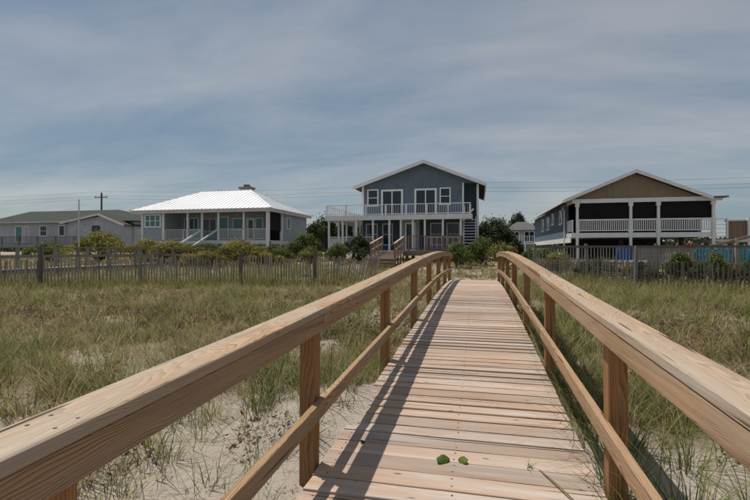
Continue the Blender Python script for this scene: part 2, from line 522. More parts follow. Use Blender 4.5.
def np_mesh(name, verts, faces, mat, cols=None, smooth=False):
    me = bpy.data.meshes.new(name)
    nv = len(verts); nf, k = faces.shape
    me.vertices.add(nv)
    me.vertices.foreach_set('co', verts.astype(np.float32).ravel())
    me.loops.add(nf * k)
    me.loops.foreach_set('vertex_index', faces.astype(np.int32).ravel())
    me.polygons.add(nf)
    me.polygons.foreach_set('loop_start', (np.arange(nf) * k).astype(np.int32))
    me.update(calc_edges=True)
    if cols is not None:
        ca = me.color_attributes.new('tint', 'FLOAT_COLOR', 'POINT')
        ca.data.foreach_set('color', np.concatenate([cols, np.ones((nv, 1))], 1).astype(np.float32).ravel())
    if smooth:
        me.polygons.foreach_set('use_smooth', np.ones(nf, dtype=bool))
    me.materials.append(M[mat])
    return me
gm = np_mesh('ground', verts, quads, 'sand', smooth=True)
va = gm.attributes.new('veg', 'FLOAT', 'POINT')
va.data.foreach_set('value', veg.ravel().astype(np.float32))
ground = bpy.data.objects.new('ground', gm)
col.objects.link(ground)
tag(ground, 'pale sandy dune ground under the grass', 'ground', kind='structure')

def g1(x, u): return float(gz(np.array([x]), np.array([u]))[0])

# ------------------------------------------------------------------ the new boardwalk
walk = empty('boardwalk', (0, 0, 0), 'new tan wooden boardwalk with railings arching over the dune', 'boardwalk')

def chamfer_box(name, lx, ly, lz, c, mat, jit=0.0, seg=1):
    """box with chamfered long edges, length along X, centred"""
    me = bpy.data.meshes.new(name)
    bm = bmesh.new()
    hy, hz = ly / 2, lz / 2
    prof = [(-hy + c, -hz), (hy - c, -hz), (hy, -hz + c), (hy, hz - c), (hy - c, hz), (-hy + c, hz), (-hy, hz - c), (-hy, -hz + c)]
    rings = []
    for i in range(seg + 1):
        x = -lx / 2 + lx * i / seg
        rings.append([bm.verts.new((x, y + random.uniform(-jit, jit), z + random.uniform(-jit, jit))) for y, z in prof])
    for a, b in zip(rings[:-1], rings[1:]):
        for k in range(8):
            bm.faces.new((a[k], a[(k + 1) % 8], b[(k + 1) % 8], b[k]))
    bm.faces.new(rings[0]); bm.faces.new(rings[-1])
    bmesh.ops.recalc_face_normals(bm, faces=bm.faces)
    bm.to_mesh(me); bm.free()
    me.materials.append(M[mat])
    return me

PW = 0.1400
plank_meshes = [chamfer_box('plank', DR - DL + random.uniform(-0.004, 0.004), PW + random.uniform(-0.002, 0.001), 0.038, 0.002, 'plank', 0.0008, 4) for _ in range(10)]
u = -1.4
k = 0
plank_us = []
while u < 15.55:
    gap = random.choice([0.003, 0.004, 0.004, 0.005, 0.006, 0.008])
    sl = (deckz(u + .05) - deckz(u - .05)) / .1
    inst('plank', plank_meshes[k % 10], walk, ((DL + DR) / 2 + random.uniform(-0.003, 0.003), u, deckz(u) - 0.019 + random.uniform(-0.0008, 0.0008)),
         (math.atan(sl) + random.uniform(-0.002, 0.002), random.uniform(-0.002, 0.002), random.choice([0, math.pi]) + random.uniform(-0.0025, 0.0025)))
    plank_us.append(u)
    u += PW + gap; k += 1
# two steps down at the far end
for j in range(1, 4):
    zt = deckz(15.55) - 0.10 * j
    inst('step', plank_meshes[j], walk, ((DL + DR) / 2, 15.55 + 0.16 * j, zt - 0.019))

def bent_board(name, u0, u1, v0, v1, dz_top, thick, mat, c=0.003, jit=0.0008, bow=0.0):
    """a long board following the arch of the walkway; local X runs along the board"""
    n = max(2, int((u1 - u0) / 0.3))
    um = (u0 + u1) / 2; vm = (v0 + v1) / 2; zm = railz(um) + dz_top - thick / 2
    hw = (v1 - v0) / 2
    prof = [(-hw + c, -thick), (hw - c, -thick), (hw, -thick + c), (hw, -c), (hw - c, 0), (-hw + c, 0), (-hw, -c), (-hw, -thick + c)]
    V = []; F = []
    for i in range(n + 1):
        uu = u0 + (u1 - u0) * i / n
        b = bow * math.sin(math.pi * i / n)
        for (y, z) in prof:
            V.append((uu - um, -(y + b) + random.uniform(-jit, jit), railz(uu) + dz_top + z - zm + random.uniform(-jit, jit)))
    for i in range(n):
        for q in range(8):
            a = i * 8 + q; b2 = i * 8 + (q + 1) % 8
            F.append((a, b2, b2 + 8, a + 8))
    F.append(tuple(range(8))); F.append(tuple(n * 8 + q for q in reversed(range(8))))
    me = bpy.data.meshes.new(name)
    me.from_pydata(V, [], F)
    bm = bmesh.new(); bm.from_mesh(me); bmesh.ops.recalc_face_normals(bm, faces=bm.faces); bm.to_mesh(me); bm.free()
    me.materials.append(M[mat])
    o = bpy.data.objects.new(name, me)
    o.location = (vm, um, zm); o.rotation_euler = (0, 0, math.pi / 2)
    col.objects.link(o); o.parent = walk
    return o

post_u = [-1.35, 0.80] + [2.40 + 2.13 * k for k in range(7)]
CAPT = 0.038
for side in (-1, 1):
    inner = VL if side < 0 else VR
    for pu in post_u:
        p = pu + (0.0 if side < 0 else 0.06)
        zt = railz(p) - CAPT - 0.002; zb = g1(inner + side * 0.3, p) - 0.35
        L = zt - zb
        me = chamfer_box('post', L, 0.089, 0.089, 0.004, 'post', 0.0012, 5)
        lean = random.uniform(-0.012, 0.012)
        o = inst('post', me, walk, (inner + side * 0.0465, p, (zt + zb) / 2), (0, -math.pi / 2, 0))
        o.rotation_euler = (lean * 0.3, -math.pi / 2 + lean, random.uniform(-0.02, 0.02))
    # joints fall on posts
    cuts = [-1.4, post_u[2], post_u[4] , post_u[6], post_u[8] + 0.09] if side < 0 else [-1.4, post_u[1] + 0.06, post_u[3] + 0.06, post_u[5] + 0.06, post_u[7] + .06, post_u[8] + 0.15]
    for a, b in zip(cuts[:-1], cuts[1:]):
        g = 0.0015
        lo, hi = (inner - 0.098, inner + 0.043) if side < 0 else (inner - 0.043, inner + 0.098)
        dj = random.uniform(-0.002, 0.003)
        bent_board('rail_cap', a + g, b - g, lo + dj, hi + dj, random.uniform(-0.001, 0.001), CAPT, 'cap', 0.004)
        bl, bh = (inner + 0.0015, inner + 0.0395) if side < 0 else (inner - 0.0395, inner - 0.0015)
        bent_board('rail_board', a + g, b - g, bl, bh, -CAPT - 0.0015, 0.089, 'board', 0.003)
        bent_board('mid_rail', a + g, b - g, bl, bh, -0.885 + 0.368, 0.089, 'board', 0.003)
# stringers carrying the planks
for v in (-0.80, -0.13, 0.55):
    bent_board('joist', -1.4, 15.5, v - 0.019, v + 0.019, -RAIL_H - 0.040, 0.15, 'post', 0.002)
sm = MB()
for uu in plank_us:
    if 1.0 < uu < 9.0:
        for v in (-0.80, -0.13, 0.55):
            for d in (-0.036, 0.036):
                x = v + random.uniform(-0.006, 0.006); y = uu + d + random.uniform(-0.005, 0.005); z = deckz(y) + 0.0012
                sm.poly([(x + 0.006 * math.cos(a), y + 0.006 * math.sin(a), z) for a in np.linspace(0, 2 * math.pi, 7)[:-1]], [(0, 1, 2, 3, 4, 5)])
for pu in post_u[1:5]:
    for sx in (-1, 1):
        for dv_ in (0.012, 0.085):
            for du in (-0.03, 0.025):
                x = (VL - dv_ + 0.03) if sx < 0 else (VR + dv_ - 0.03); y = pu + du + (0.06 if sx > 0 else 0); z = railz(y) + 0.0012
                sm.poly([(x + 0.0048 * math.cos(a), y + 0.0048 * math.sin(a), z) for a in np.linspace(0, 2 * math.pi, 9)[:-1]], [tuple(range(8))])
sm.build('screws', 'screw', walk, kind='stuff')

# ------------------------------------------------------------------ sand fences
M['shaded_picket'] = wood('shaded_picket_wood', (0.20, 0.17, 0.145), (0.11, 0.09, 0.075), (0.23, 0.215, 0.20), greyness=0.6, ring=18, hue=0.38, knots=False)  # shaded copy of the picket wood, the shade painted into its tones
picket_sets = {m_: [chamfer_box('picket', 1.18, random.uniform(0.038, 0.052), 0.011, 0.002, m_, 0.002, 3) for i in range(8)] for m_ in ('picket', 'shaded_picket')}
def fence(label, line, posts, zoff=-0.22, spacing=0.090, h=1.18, lean=None, mat='picket'):
    cx = sum(p[0] for p in line) / len(line); cy = sum(p[1] for p in line) / len(line)
    f = empty('sand_fence', (cx, cy, 0), label, 'fence')
    L = Vector(f.location)
    pts = [Vector((p[0], p[1], 0)) for p in line]
    acc = 0; j = 0
    wire = [[], [], []]
    for a, b in zip(pts[:-1], pts[1:]):
        d = (b - a); n = d.length; dn = d.normalized(); ang = math.atan2(dn.y, dn.x)
        t = 0.0
        while t < n:
            p = a + dn * t
            z = g1(p.x, p.y)
            ln = (lean(p.x, p.y) if lean else 0.0) + random.gauss(0, 0.032)
            dz = 0.06 * math.sin(t * 1.1 + j * 0.01) + random.gauss(0, 0.03)
            q = p + Vector((-dn.y, dn.x, 0)) * random.uniform(-0.012, 0.012)
            o = inst('picket', random.choice(picket_sets[mat]), f, (q.x - L.x, q.y - L.y, z + h / 2 + zoff + dz))
            o.rotation_euler = (math.pi / 2 + random.uniform(-0.25, 0.25), -math.pi / 2 + ln, ang)
            # the board is first turned about its own length, then stood up, then turned along the fence line
            for w, hh in enumerate((0.22, 0.5, 0.80)):
                wire[w].append((q.x, q.y, z + hh + zoff + dz + 0.12))
            t += spacing * random.uniform(0.8, 1.25); j += 1
    for w in wire:
        MB().tube(w[::6], 0.004, 4).build('wire', 'wire', f)
    for (x, y, ht, m) in posts:
        z = g1(x, y)
        o = inst('fence_post', chamfer_box('fence_post', ht + 0.4, 0.085, 0.085, 0.006, m, 0.003, 3), f, (x - L.x, y - L.y - 0.07, z + ht / 2 - 0.2))
        o.rotation_euler = (0, -math.pi / 2 + random.uniform(-0.02, 0.02), random.uniform(-0.3, 0.3))
    return f
fence('grey picket sand fence with four tall posts, left of the boardwalk',
      [(-17.6, 9.6), (-13.4, 11.5), (-10.8, 12.7), (-7.6, 13.5), (-5.35, 14.4), (-4.3, 16.2), (-3.9, 17.6)],
      [(-16.5, 10.1, 1.35, 'grey_wood'), (-13.4, 11.5, 1.32, 'dark_post'), (-10.75, 12.7, 1.22, 'grey_wood'), (-7.6, 13.5, 1.18, 'dark_post'), (-5.35, 14.4, 1.32, 'dark_post')],
      lean=lambda x, y: 0.32 * float(sst(14.6, 16.5, np.array(y))))
fence('shaded picket sand fence in front of the shrubs, right of the boardwalk',
      [(2.2, 21.0), (2.75, 19.2), (3.7, 17.0), (4.75, 15.4), (7.1, 14.0), (10.5, 13.0)],
      [(2.2, 21.0, 1.35, 'dark_post'), (4.75, 15.4, 1.40, 'grey_wood'), (8.6, 13.55, 1.25, 'grey_wood')], zoff=-0.30, mat='shaded_picket')

# ------------------------------------------------------------------ windows and doors
def win(root, x0, x1, z0, z1, y, name='window', pane='pane', bars=(1, 1), fw=0.09, frame='white', face=-1, axis='y'):
    """frame proud of a wall whose outer face is at y (faces -Y) or, axis 'x', at x=y facing face*X"""
    def B(a0, a1, d0, d1, c0, c1):
        if axis == 'y':
            return (a0, a1, y - d1, y - d0, c0, c1)
        lo, hi = sorted((y + face * d0, y + face * d1))
        return (lo, hi, a0, a1, c0, c1)
    m = MB()
    m.box(*B(x0, x1, -0.02, 0.07, z1 - fw, z1)); m.box(*B(x0 - 0.03, x1 + 0.03, -0.02, 0.09, z0, z0 + fw))
    m.box(*B(x0, x0 + fw, -0.02, 0.066, z0 + fw, z1 - fw)); m.box(*B(x1 - fw, x1, -0.02, 0.066, z0 + fw, z1 - fw))
    for i in range(1, bars[0]):
        xx = x0 + (x1 - x0) * i / bars[0]
        m.box(*B(xx - 0.04, xx + 0.04, -0.02, 0.06, z0 + fw, z1 - fw))
    for i in range(1, bars[1]):
        z = z0 + (z1 - z0) * i / bars[1]
        m.box(*B(x0 + fw, x1 - fw, -0.02, 0.052, z - 0.025, z + 0.025))
    w = m.build(name, frame, root)
    for i in range(bars[0]):
        a = x0 + (x1 - x0) * i / bars[0]; b = x0 + (x1 - x0) * (i + 1) / bars[0]
        MB().box(*B(a + 0.05, b - 0.05, -0.015, 0.03, z0 + 0.05, z1 - 0.05)).build('pane', pane, w)
    return w

def balusters(root, a, b, z0, z1, step, w, mat, name='balusters'):
    a = Vector(a); b = Vector(b); n = max(1, int((b - a).length / step))
    m = MB()
    for i in range(n + 1):
        p = a.lerp(b, i / n)
        m.box(p.x - w / 2, p.x + w / 2, p.y - w / 2, p.y + w / 2, z0 + (p.z), z1 + (p.z))
    return m.build(name, mat, root, kind='stuff')

# ------------------------------------------------------------------ blue two-storey house (facade at y=34)
H = empty('beach_house', (-4.4, 34, 0.4), 'two-storey dark blue gabled beach house with white upper balcony', 'house')
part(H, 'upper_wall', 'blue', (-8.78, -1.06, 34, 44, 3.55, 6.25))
part(H, 'recessed_wall', 'blue_shaded', (-1.06, 0.0, 35.1, 44, 1.0, 6.25))
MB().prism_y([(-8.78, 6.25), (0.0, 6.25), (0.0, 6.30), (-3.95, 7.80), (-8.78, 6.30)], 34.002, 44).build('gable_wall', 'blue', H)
part(H, 'lower_wall', 'blue_shaded', (-8.78, -1.06, 34.0, 44, 1.0, 3.55))
for a, b in (((-9.4, 6.02), (-3.95, 7.85)), ((0.5, 6.02), (-3.95, 7.85))):
    d = Vector((b[0] - a[0], 0, b[1] - a[1]))
    m = MB(); m.prism_y([(a[0], a[1]), (b[0], b[1]), (b[0], b[1] + 0.10), (a[0], a[1] + 0.10)], 33.45, 44.4)
    rf = m.build('roof', 'shingle_dark', H)
    m = MB(); m.prism_y([(a[0], a[1] - 0.13), (b[0], b[1] - 0.13), (b[0], b[1] + 0.125), (a[0], a[1] + 0.125)], 33.38, 33.447)
    m.build('rake_board', 'white', rf)
part(H, 'gutter', 'white', (0.5, 0.6, 33.45, 44.4, 5.95, 6.10))
part(H, 'corner_trim', 'white', (-8.82, -8.66, 33.96, 34.1, 3.72, 6.27))
part(H, 'corner_trim', 'white', (-1.14, -1.02, 33.96, 34.1, 1.2, 6.25))
part(H, 'corner_trim', 'white', (-0.10, 0.06, 33.96, 35.1, 1.2, 6.12))
win(H, -8.38, -7.50, 4.62, 5.95, 34, bars=(1, 2))
win(H, -2.80, -1.98, 4.62, 5.93, 34, bars=(1, 2))
win(H, -7.28, -5.58, 3.75, 5.90, 34, 'balcony_door', bars=(2, 1), fw=0.14)
win(H, -4.70, -3.02, 3.75, 5.90, 34, 'balcony_door', bars=(2, 1), fw=0.14)
# upper balcony
part(H, 'balcony_floor', 'offwhite', (-10.95, -0.47, 31.6, 33.99, 3.62, 3.72), (-10.95, -8.85, 33.99, 41, 3.62, 3.72))
part(H, 'balcony_fascia', 'white', (-10.98, -0.45, 31.52, 31.6, 3.40, 3.75), (-11.03, -10.95, 31.6, 41, 3.40, 3.75), (-0.45, -0.38, 31.6, 33.9, 3.40, 3.75))
def rail_run(root, pts, zf, h, post_step, mat, bal=0.13, bw=0.03, cap=(0.12, 0.045), postw=0.10, name='railing', mids=()):
    m = MB()
    for a, b in zip(pts[:-1], pts[1:]):
        a = Vector(a); b = Vector(b); n = max(1, round((b - a).length / post_step))
        m.bar(a + Vector((0, 0, zf + h)), b + Vector((0, 0, zf + h)), *cap)
        m.bar(a + Vector((0, 0, zf + 0.12)), b + Vector((0, 0, zf + 0.12)), 0.04, 0.06)
        for q in mids:
            m.bar(a + Vector((0, 0, zf + q)), b + Vector((0, 0, zf + q)), 0.035, 0.035)
    r = m.build(name, mat, root)
    for a, b in zip(pts[:-1], pts[1:]):
        a = Vector(a); b = Vector(b); n = max(1, round((b - a).length / post_step))
        for i in range(n + 1):
            if i == 0 and a != Vector(pts[0]):
                continue
            p = a.lerp(b, i / n)
            MB().box(p.x - postw / 2, p.x + postw / 2, p.y - postw / 2, p.y + postw / 2, zf + p.z, zf + p.z + h + 0.02).build('railing_post', mat, r)
        if bal:
            balusters(r, (a.x, a.y, a.z), (b.x, b.y, b.z), zf + 0.12, zf + h - 0.02, bal, bw, mat)
    return r
rail_run(H, [(-10.9, 40.9, 0), (-10.9, 31.68, 0), (-0.55, 31.68, 0), (-0.55, 33.9, 0)], 3.72, 0.80, 1.5, 'white', bal=0.16, bw=0.02)
# lower porch
part(H, 'porch_floor', 'offwhite', (-10.9, -0.5, 31.6, 33.99, 1.05, 1.2), (-10.9, -8.8, 33.99, 41, 1.05, 1.2))
part(H, 'porch_fascia', 'white', (-10.93, -0.48, 31.54, 31.6, 0.98, 1.22))
for x in (-10.74, -9.68, -8.65, -7.4, -6.19, -5.36, -4.5, -3.65, -2.39, -1.16):
    part(H, 'porch_post', 'white', (x - 0.065, x + 0.065, 31.62, 31.75, 1.2, 3.61))
for y in (34, 36.2, 38.4, 40.6):
    part(H, 'porch_post', 'white', (-10.80, -10.68, y, y + 0.12, 1.2, 3.61))
for x in (-9.95, -9.3):
    part(H, 'porch_post', 'white', (x - 0.05, x + 0.05, 36.0, 36.1, 1.2, 3.61))
rail_run(H, [(-10.74, 31.68, 0), (-7.4, 31.68, 0)], 1.2, 1.0, 1.1, 'white', bal=0.12, bw=0.03)
rail_run(H, [(-3.6, 31.68, 0), (-1.16, 31.68, 0)], 1.2, 0.95, 1.2, 'offwhite', bal=0.12, bw=0.03)
part(H, 'lattice_panel', 'offwhite', (-10.6, -9.75, 31.70, 31.73, 1.3, 2.1))
for x0, x1 in ((-8.5, -7.55), (-7.2, -6.35), (-3.5, -2.55), (-2.3, -1.3)):
    win(H, x0, x1, 1.6, 3.3, 34.0, bars=(1, 2), frame='offwhite')
win(H, -5.30, -4.50, 1.2, 3.30, 33.2, 'door', fw=0.13, bars=(1, 1))
part(H, 'vestibule_wall', 'grey_blue', (-5.55, -5.31, 33.2, 34, 1.2, 3.5), (-4.49, -4.25, 33.2, 34, 1.2, 3.5), (-5.31, -4.49, 33.2, 34, 3.31, 3.5))
for x in (-10.7, -9.6, -8.5, -6.5, -4.5, -2.5, -0.7):
    part(H, 'piling', 'piling', (x - 0.1, x + 0.1, 31.7, 31.9, 0.1, 1.05))
# outdoor stair in the recessed bay
m = MB()
for x in (-0.98, -0.16):
    m.bar((x, 32.0, 1.15), (x, 34.2, 3.65), 0.05, 0.26)
st = m.build('outdoor_stair', 'white', H)
for i in range(11):
    t = (i + 0.7) / 11.6
    MB().box(-0.955, -0.185, 32.0 + 2.2 * t - 0.12, 32.0 + 2.2 * t + 0.13, 1.15 + 2.5 * t, 1.15 + 2.5 * t + 0.05).build('tread', 'white', st)
m = MB(); m.bar((-0.98, 31.9, 2.05), (-0.98, 34.1, 4.5), 0.06, 0.08); m.bar((-1.0, 31.68, 3.3), (-0.3, 31.68, 4.1), 0.05, 0.1)
m.build('stair_rail', 'white', H)

# weathered deck and stairs in front of the blue house
D = empty('sun_deck', (-2.8, 30, 0.4), 'weathered brown deck with railing below the blue house balcony', 'deck')
for i in range(15):
    part(D, 'deck_board', 'old_wood', (-4.7 + i * 0.245, -4.7 + i * 0.245 + 0.235, 28.9, 31.5, 1.16, 1.20))
part(D, 'fascia', 'old_wood', (-4.72, -1.0, 28.84, 28.9, 0.88, 1.18))
rail_run(D, [(-4.4, 28.98, 0), (-1.05, 28.98, 0), (-1.05, 31.4, 0)], 1.2, 0.95, 1.1, 'old_wood', bal=0.16, bw=0.035)
for x in (-4.5, -3.4, -2.2, -1.1):
    part(D, 'deck_pile', 'piling', (x - 0.09, x + 0.09, 28.95, 29.12, 0.1, 0.9))
S = empty('ramp', (-5.4, 26, 0.35), 'short wooden ramp with tan railings leading up to the blue house deck', 'ramp')
n = 22
for i in range(n):
    t = (i + 0.5) / n
    y = 25.6 + 3.25 * t; z = 0.76 + 0.42 * t
    part(S, 'ramp_board', 'plank', (-6.2, -4.62, y - 0.068, y + 0.068, z - 0.04, z))
for x in (-6.12, -4.70):
    m = MB()
    m.bar((x, 25.5, 1.62), (x, 28.9, 2.12), 0.12, 0.045)
    m.bar((x, 25.6, 1.22), (x, 28.85, 1.66), 0.04, 0.09)
    r = m.build('ramp_rail', 'plank', S)
    for i in range(4):
        y = 25.65 + i * 1.05
        z = 0.76 + 0.42 * (y - 25.6) / 3.25
        MB().box(x - 0.04, x + 0.04, y - 0.04, y + 0.04, 0.2, z + 0.84).build('rail_post', 'old_wood', r)
    balusters(r, (x, 25.7, 0), (x, 28.8, 0.44), 0.8, 1.62, 0.34, 0.022, 'old_wood')
for i in range(4):
    zt = 0.74 - 0.17 * i
    part(S, 'step', 'old_wood', (-6.2, -4.62, 25.50 - 0.24 * i, 25.78 - 0.24 * i, zt - 0.17, zt - 0.05), (-6.22, -4.60, 25.46 - 0.24 * i, 25.78 - 0.24 * i, zt - 0.048, zt - 0.01))

# ------------------------------------------------------------------ hip-roofed house with white metal roof (front at y=34)
W = empty('cottage', (-23, 34, 0.4), 'raised grey cottage with bright white metal hip roof and porch', 'house')
EZ = 4.70
c0, c1, c2, c3 = (-29.7, 33.5, EZ), (-16.3, 33.5, EZ), (-16.3, 43.0, EZ), (-29.7, 43.0, EZ)
r0, r1 = (-25.7, 38.25, 6.86), (-20.7, 38.25, 6.86)
dn = lambda p: (p[0], p[1], p[2] - 0.08)
m = MB(); m.poly([c0, c1, c2, c3, r0, r1, dn(c0), dn(c1), dn(c2), dn(c3)], [(0, 1, 5, 4), (1, 2, 5), (2, 3, 4, 5), (3, 0, 4), (6, 9, 8, 7), (0, 6, 7, 1), (1, 7, 8, 2), (2, 8, 9, 3), (3, 9, 6, 0)])
rf = m.build('roof', 'metal_roof', W)
m = MB()
for i in range(1, 34):                       # standing seams, front slope
    x = c0[0] + (c1[0] - c0[0]) * i / 34
    if x < r0[0]: t = (x - c0[0]) / (r0[0] - c0[0])
    elif x > r1[0]: t = (c1[0] - x) / (c1[0] - r1[0])
    else: t = 1
    m.bar((x, 33.5, EZ + 0.015), (x, 33.5 + 4.75 * t, EZ + 2.16 * t + 0.015), 0.035, 0.04)
for i in range(1, 24):                       # right slope
    y = 33.5 + 9.5 * i / 24
    t = min(y - 33.5, 43.0 - y) / 4.75
    m.bar((-16.3, y, EZ + 0.015), (-16.3 - 4.4 * t, y, EZ + 2.16 * t + 0.015), 0.035, 0.04)
m.build('seams', 'metal_roof', rf, kind='stuff')
m = MB(); m.bar(r0, r1, 0.22, 0.05); m.bar(c1, r1, 0.2, 0.05); m.bar(c0, r0, 0.2, 0.05); m.bar(c2, r1, 0.2, 0.05); m.build('ridge_cap', 'metal_roof', rf)
part(W, 'eave_board', 'offwhite', (-29.6, -16.4, 33.56, 33.62, 4.40, 4.61), (-16.46, -16.4, 33.62, 42.9, 4.40, 4.61))
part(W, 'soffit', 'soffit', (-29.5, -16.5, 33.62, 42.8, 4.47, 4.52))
part(W, 'chimney', 'brick', (-22.3, -21.2, 39.2, 40.0, 5.5, 7.15), (-22.4, -21.1, 39.1, 40.1, 7.15, 7.3), (-22.0, -21.5, 39.4, 39.8, 7.3, 7.55))
part(W, 'room_wall', 'grey_blue', (-28.75, -26.6, 34.0, 42.3, 2.05, 4.47))
part(W, 'porch_wall', 'grey_blue', (-26.6, -18.2, 36.3, 42.3, 2.05, 4.47))
part(W, 'side_wall', 'grey_blue', (-18.2, -16.75, 36.6, 42.3, 2.05, 4.47))
for x in (-28.83, -26.72):
    part(W, 'corner_trim', 'white', (x, x + 0.2, 33.93, 34.05, 2.0, 4.46))
part(W, 'corner_trim', 'white', (-16.86, -16.70, 36.52, 36.7, 2.0, 4.46))
part(W, 'corner_trim', 'white', (-16.86, -16.70, 42.2, 42.34, 2.0, 4.46))
win(W, -28.5, -26.85, 3.2, 4.38, 34.0, bars=(3, 2), pane='teal_pane', fw=0.12)
win(W, -26.2, -24.7, 3.0, 4.2, 36.3, bars=(3, 1), pane='teal_pane')
win(W, -24.3, -22.9, 2.9, 4.1, 36.3, bars=(2, 1), frame='offwhite')
win(W, -22.7, -21.7, 2.05, 4.25, 36.3, 'door', pane='teal_pane', fw=0.1)
win(W, -21.3, -20.1, 3.0, 4.1, 36.3, pane='teal_pane')
win(W, -19.95, -19.15, 2.05, 4.1, 36.3, 'door', bars=(1, 1), fw=0.2)
win(W, -19.1, -18.35, 3.0, 4.1, 36.3, pane='teal_pane')
part(W, 'screen_panel', 'screen_and_shade', (-18.1, -16.95, 36.55, 36.598, 2.1, 4.4), (-16.82, -16.80, 34.15, 36.5, 2.9, 4.4))
win(W, 37.6, 38.3, 3.1, 4.2, -16.75, axis='x', face=1)
part(W, 'porch_floor', 'offwhite', (-28.7, -16.75, 34.0, 36.29, 1.93, 2.05))
part(W, 'floor_beam', 'offwhite', (-28.75, -16.7, 33.93, 33.99, 1.75, 2.06), (-16.74, -16.68, 34.0, 42.3, 1.75, 2.05))
for x in (-24.3, -22.9, -21.35, -19.0, -16.75):
    part(W, 'porch_post', 'white', (x - 0.07, x + 0.07, 34.02, 34.16, 2.06, 4.46))
part(W, 'corner_post', 'white', (-16.9, -16.62, 33.85, 33.925, 0.3, 4.46))
rail_run(W, [(-26.5, 34.08, 0), (-22.95, 34.08, 0)], 2.06, 0.95, 1.8, 'offwhite', bal=0.12, bw=0.035)
rail_run(W, [(-21.35, 34.08, 0), (-16.8, 34.08, 0)], 2.06, 0.95, 2.2, 'offwhite', bal=0.12, bw=0.035)
st = empty('stair', (0, 0, 0)); st.parent = W; st.location = (0, 0, 0)
for x in (-22.9, -21.4):
    MB().bar((x, 34.0, 1.9), (x, 31.6, 0.5), 0.06, 0.28).build('stringer', 'white', st)
for x in (-22.9, -21.4):
    MB().bar((x, 34.05, 3.0), (x - 0.75, 31.6, 1.5), 0.09, 0.12).build('stair_rail', 'white', st)
for i in range(7):
    MB().box(-22.87, -21.43, 33.7 - 0.3 * i, 33.98 - 0.3 * i, 1.78 - 0.19 * i, 1.83 - 0.19 * i).build('tread', 'offwhite', st)
for x in (-28.6, -26.0, -23.4, -20.9, -18.5, -16.8):
    for y in (34.1, 38.2, 42.1):
        part(W, 'piling', 'piling', (x - 0.12, x + 0.12, y - 0.12, y + 0.12, 0.2, 1.93))
for y in (36.2, 40.1):
    part(W, 'piling', 'offwhite', (-16.92, -16.68, y - 0.12, y + 0.12, 0.2, 1.75))

# ------------------------------------------------------------------ house on pilings with tan gable (porch front at y=31)
G = empty('stilt_house', (9.9, 31, 0.3), 'raised house with tan gable over a long white railed screened porch', 'house')
part(G, 'left_wall', 'steel_blue', (5.83, 6.03, 32.9, 50, 2.05, 4.42))
part(G, 'porch_back_wall', 'screen_and_shade', (6.03, 13.8, 33.0, 33.2, 2.36, 4.42))  # porch interior's shade put into the back wall as a near-black colour
part(G, 'right_wall', 'steel_blue', (13.8, 14.0, 32.9, 50, 2.05, 4.42))
part(G, 'screen_panel', 'screen_and_shade', (6.1, 13.9, 31.12, 31.13, 3.16, 4.24))
MB().prism_y([(5.95, 4.52), (13.05, 4.52), (9.5, 6.06)], 31.0, 31.2).build('gable', 'tan', G)
for a, b in (((5.35, 4.36), (9.5, 6.12)), ((13.65, 4.36), (9.5, 6.12))):
    m = MB(); m.prism_y([a, b, (b[0], b[1] + 0.09), (a[0], a[1] + 0.09)], 30.62, 50.5)
    rf = m.build('roof', 'shingle_grey', G)
    m = MB(); m.prism_y([(a[0], a[1] - 0.10), (b[0], b[1] - 0.10), (b[0], b[1] + 0.115), (a[0], a[1] + 0.115)], 30.54, 30.617)
    m.build('rake_board', 'white', rf)
part(G, 'porch_roof', 'shingle_grey', (13.7, 14.45, 30.6, 40, 4.40, 4.47))
part(G, 'porch_beam', 'white', (5.9, 14.3, 30.95, 31.06, 4.24, 4.50), (5.88, 5.96, 31.06, 32.9, 4.24, 4.5))
part(G, 'gutter', 'white', (5.25, 5.36, 30.62, 50.4, 4.28, 4.40), (14.3, 14.5, 30.6, 31.0, 4.36, 4.47))
for x in (6.2, 9.31, 10.86, 13.83):
    p_ = part(G, 'porch_column', 'white', (x - 0.075, x + 0.075, 30.94, 31.06, 0.2, 4.0), (x - 0.12, x + 0.12, 30.92, 31.08, 4.0, 4.238))
part(G, 'floor_beam', 'white', (5.85, 14.0, 31.0, 31.1, 2.04, 2.34), (5.80, 5.86, 31.1, 50, 1.72, 2.06))
part(G, 'floor', 'offwhite', (5.87, 13.9, 31.1, 50, 2.1, 2.35))
for xa, xb in ((6.31, 9.2), (9.42, 10.75), (10.97, 13.72)):
    rail_run(G, [(xa, 31.0, 0), (xb, 31.0, 0)], 2.36, 0.80, 9, 'white', bal=0.115, bw=0.05, cap=(0.13, 0.09), postw=0.06)
rail_run(G, [(5.95, 31.1, 0), (5.95, 32.8, 0)], 2.36, 0.80, 9, 'white', bal=0.115, bw=0.05, postw=0.06)
for y0, y1, z0, z1 in ((34.1, 35.0, 3.05, 4.1), (37.6, 38.5, 3.2, 4.15), (39.9, 41.2, 2.9, 4.05), (43.0, 44.2, 2.9, 4.05)):
    win(G, y0, y1, z0, z1, 5.83, axis='x', face=-1, pane='pane', fw=0.12)
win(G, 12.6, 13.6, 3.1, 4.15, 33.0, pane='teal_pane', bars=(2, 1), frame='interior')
m = MB(); m.tube([(5.75, 32.9, 4.3), (5.6, 32.9, 4.15), (5.75, 32.9, 3.95), (5.75, 32.9, 0.4)], 0.04, 6); m.build('downspout', 'white', G)
for y in (35, 39, 43, 47):
    for x in (6.1, 9.9, 13.7):
        part(G, 'piling', 'piling', (x - 0.12, x + 0.12, y - 0.12, y + 0.12, 0.1, 2.1))
part(G, 'underhouse_shade', 'interior', (6.4, 13.6, 38, 38.2, 0.1, 2.1))  # dark backing sheet: the shade under the house put into its colour

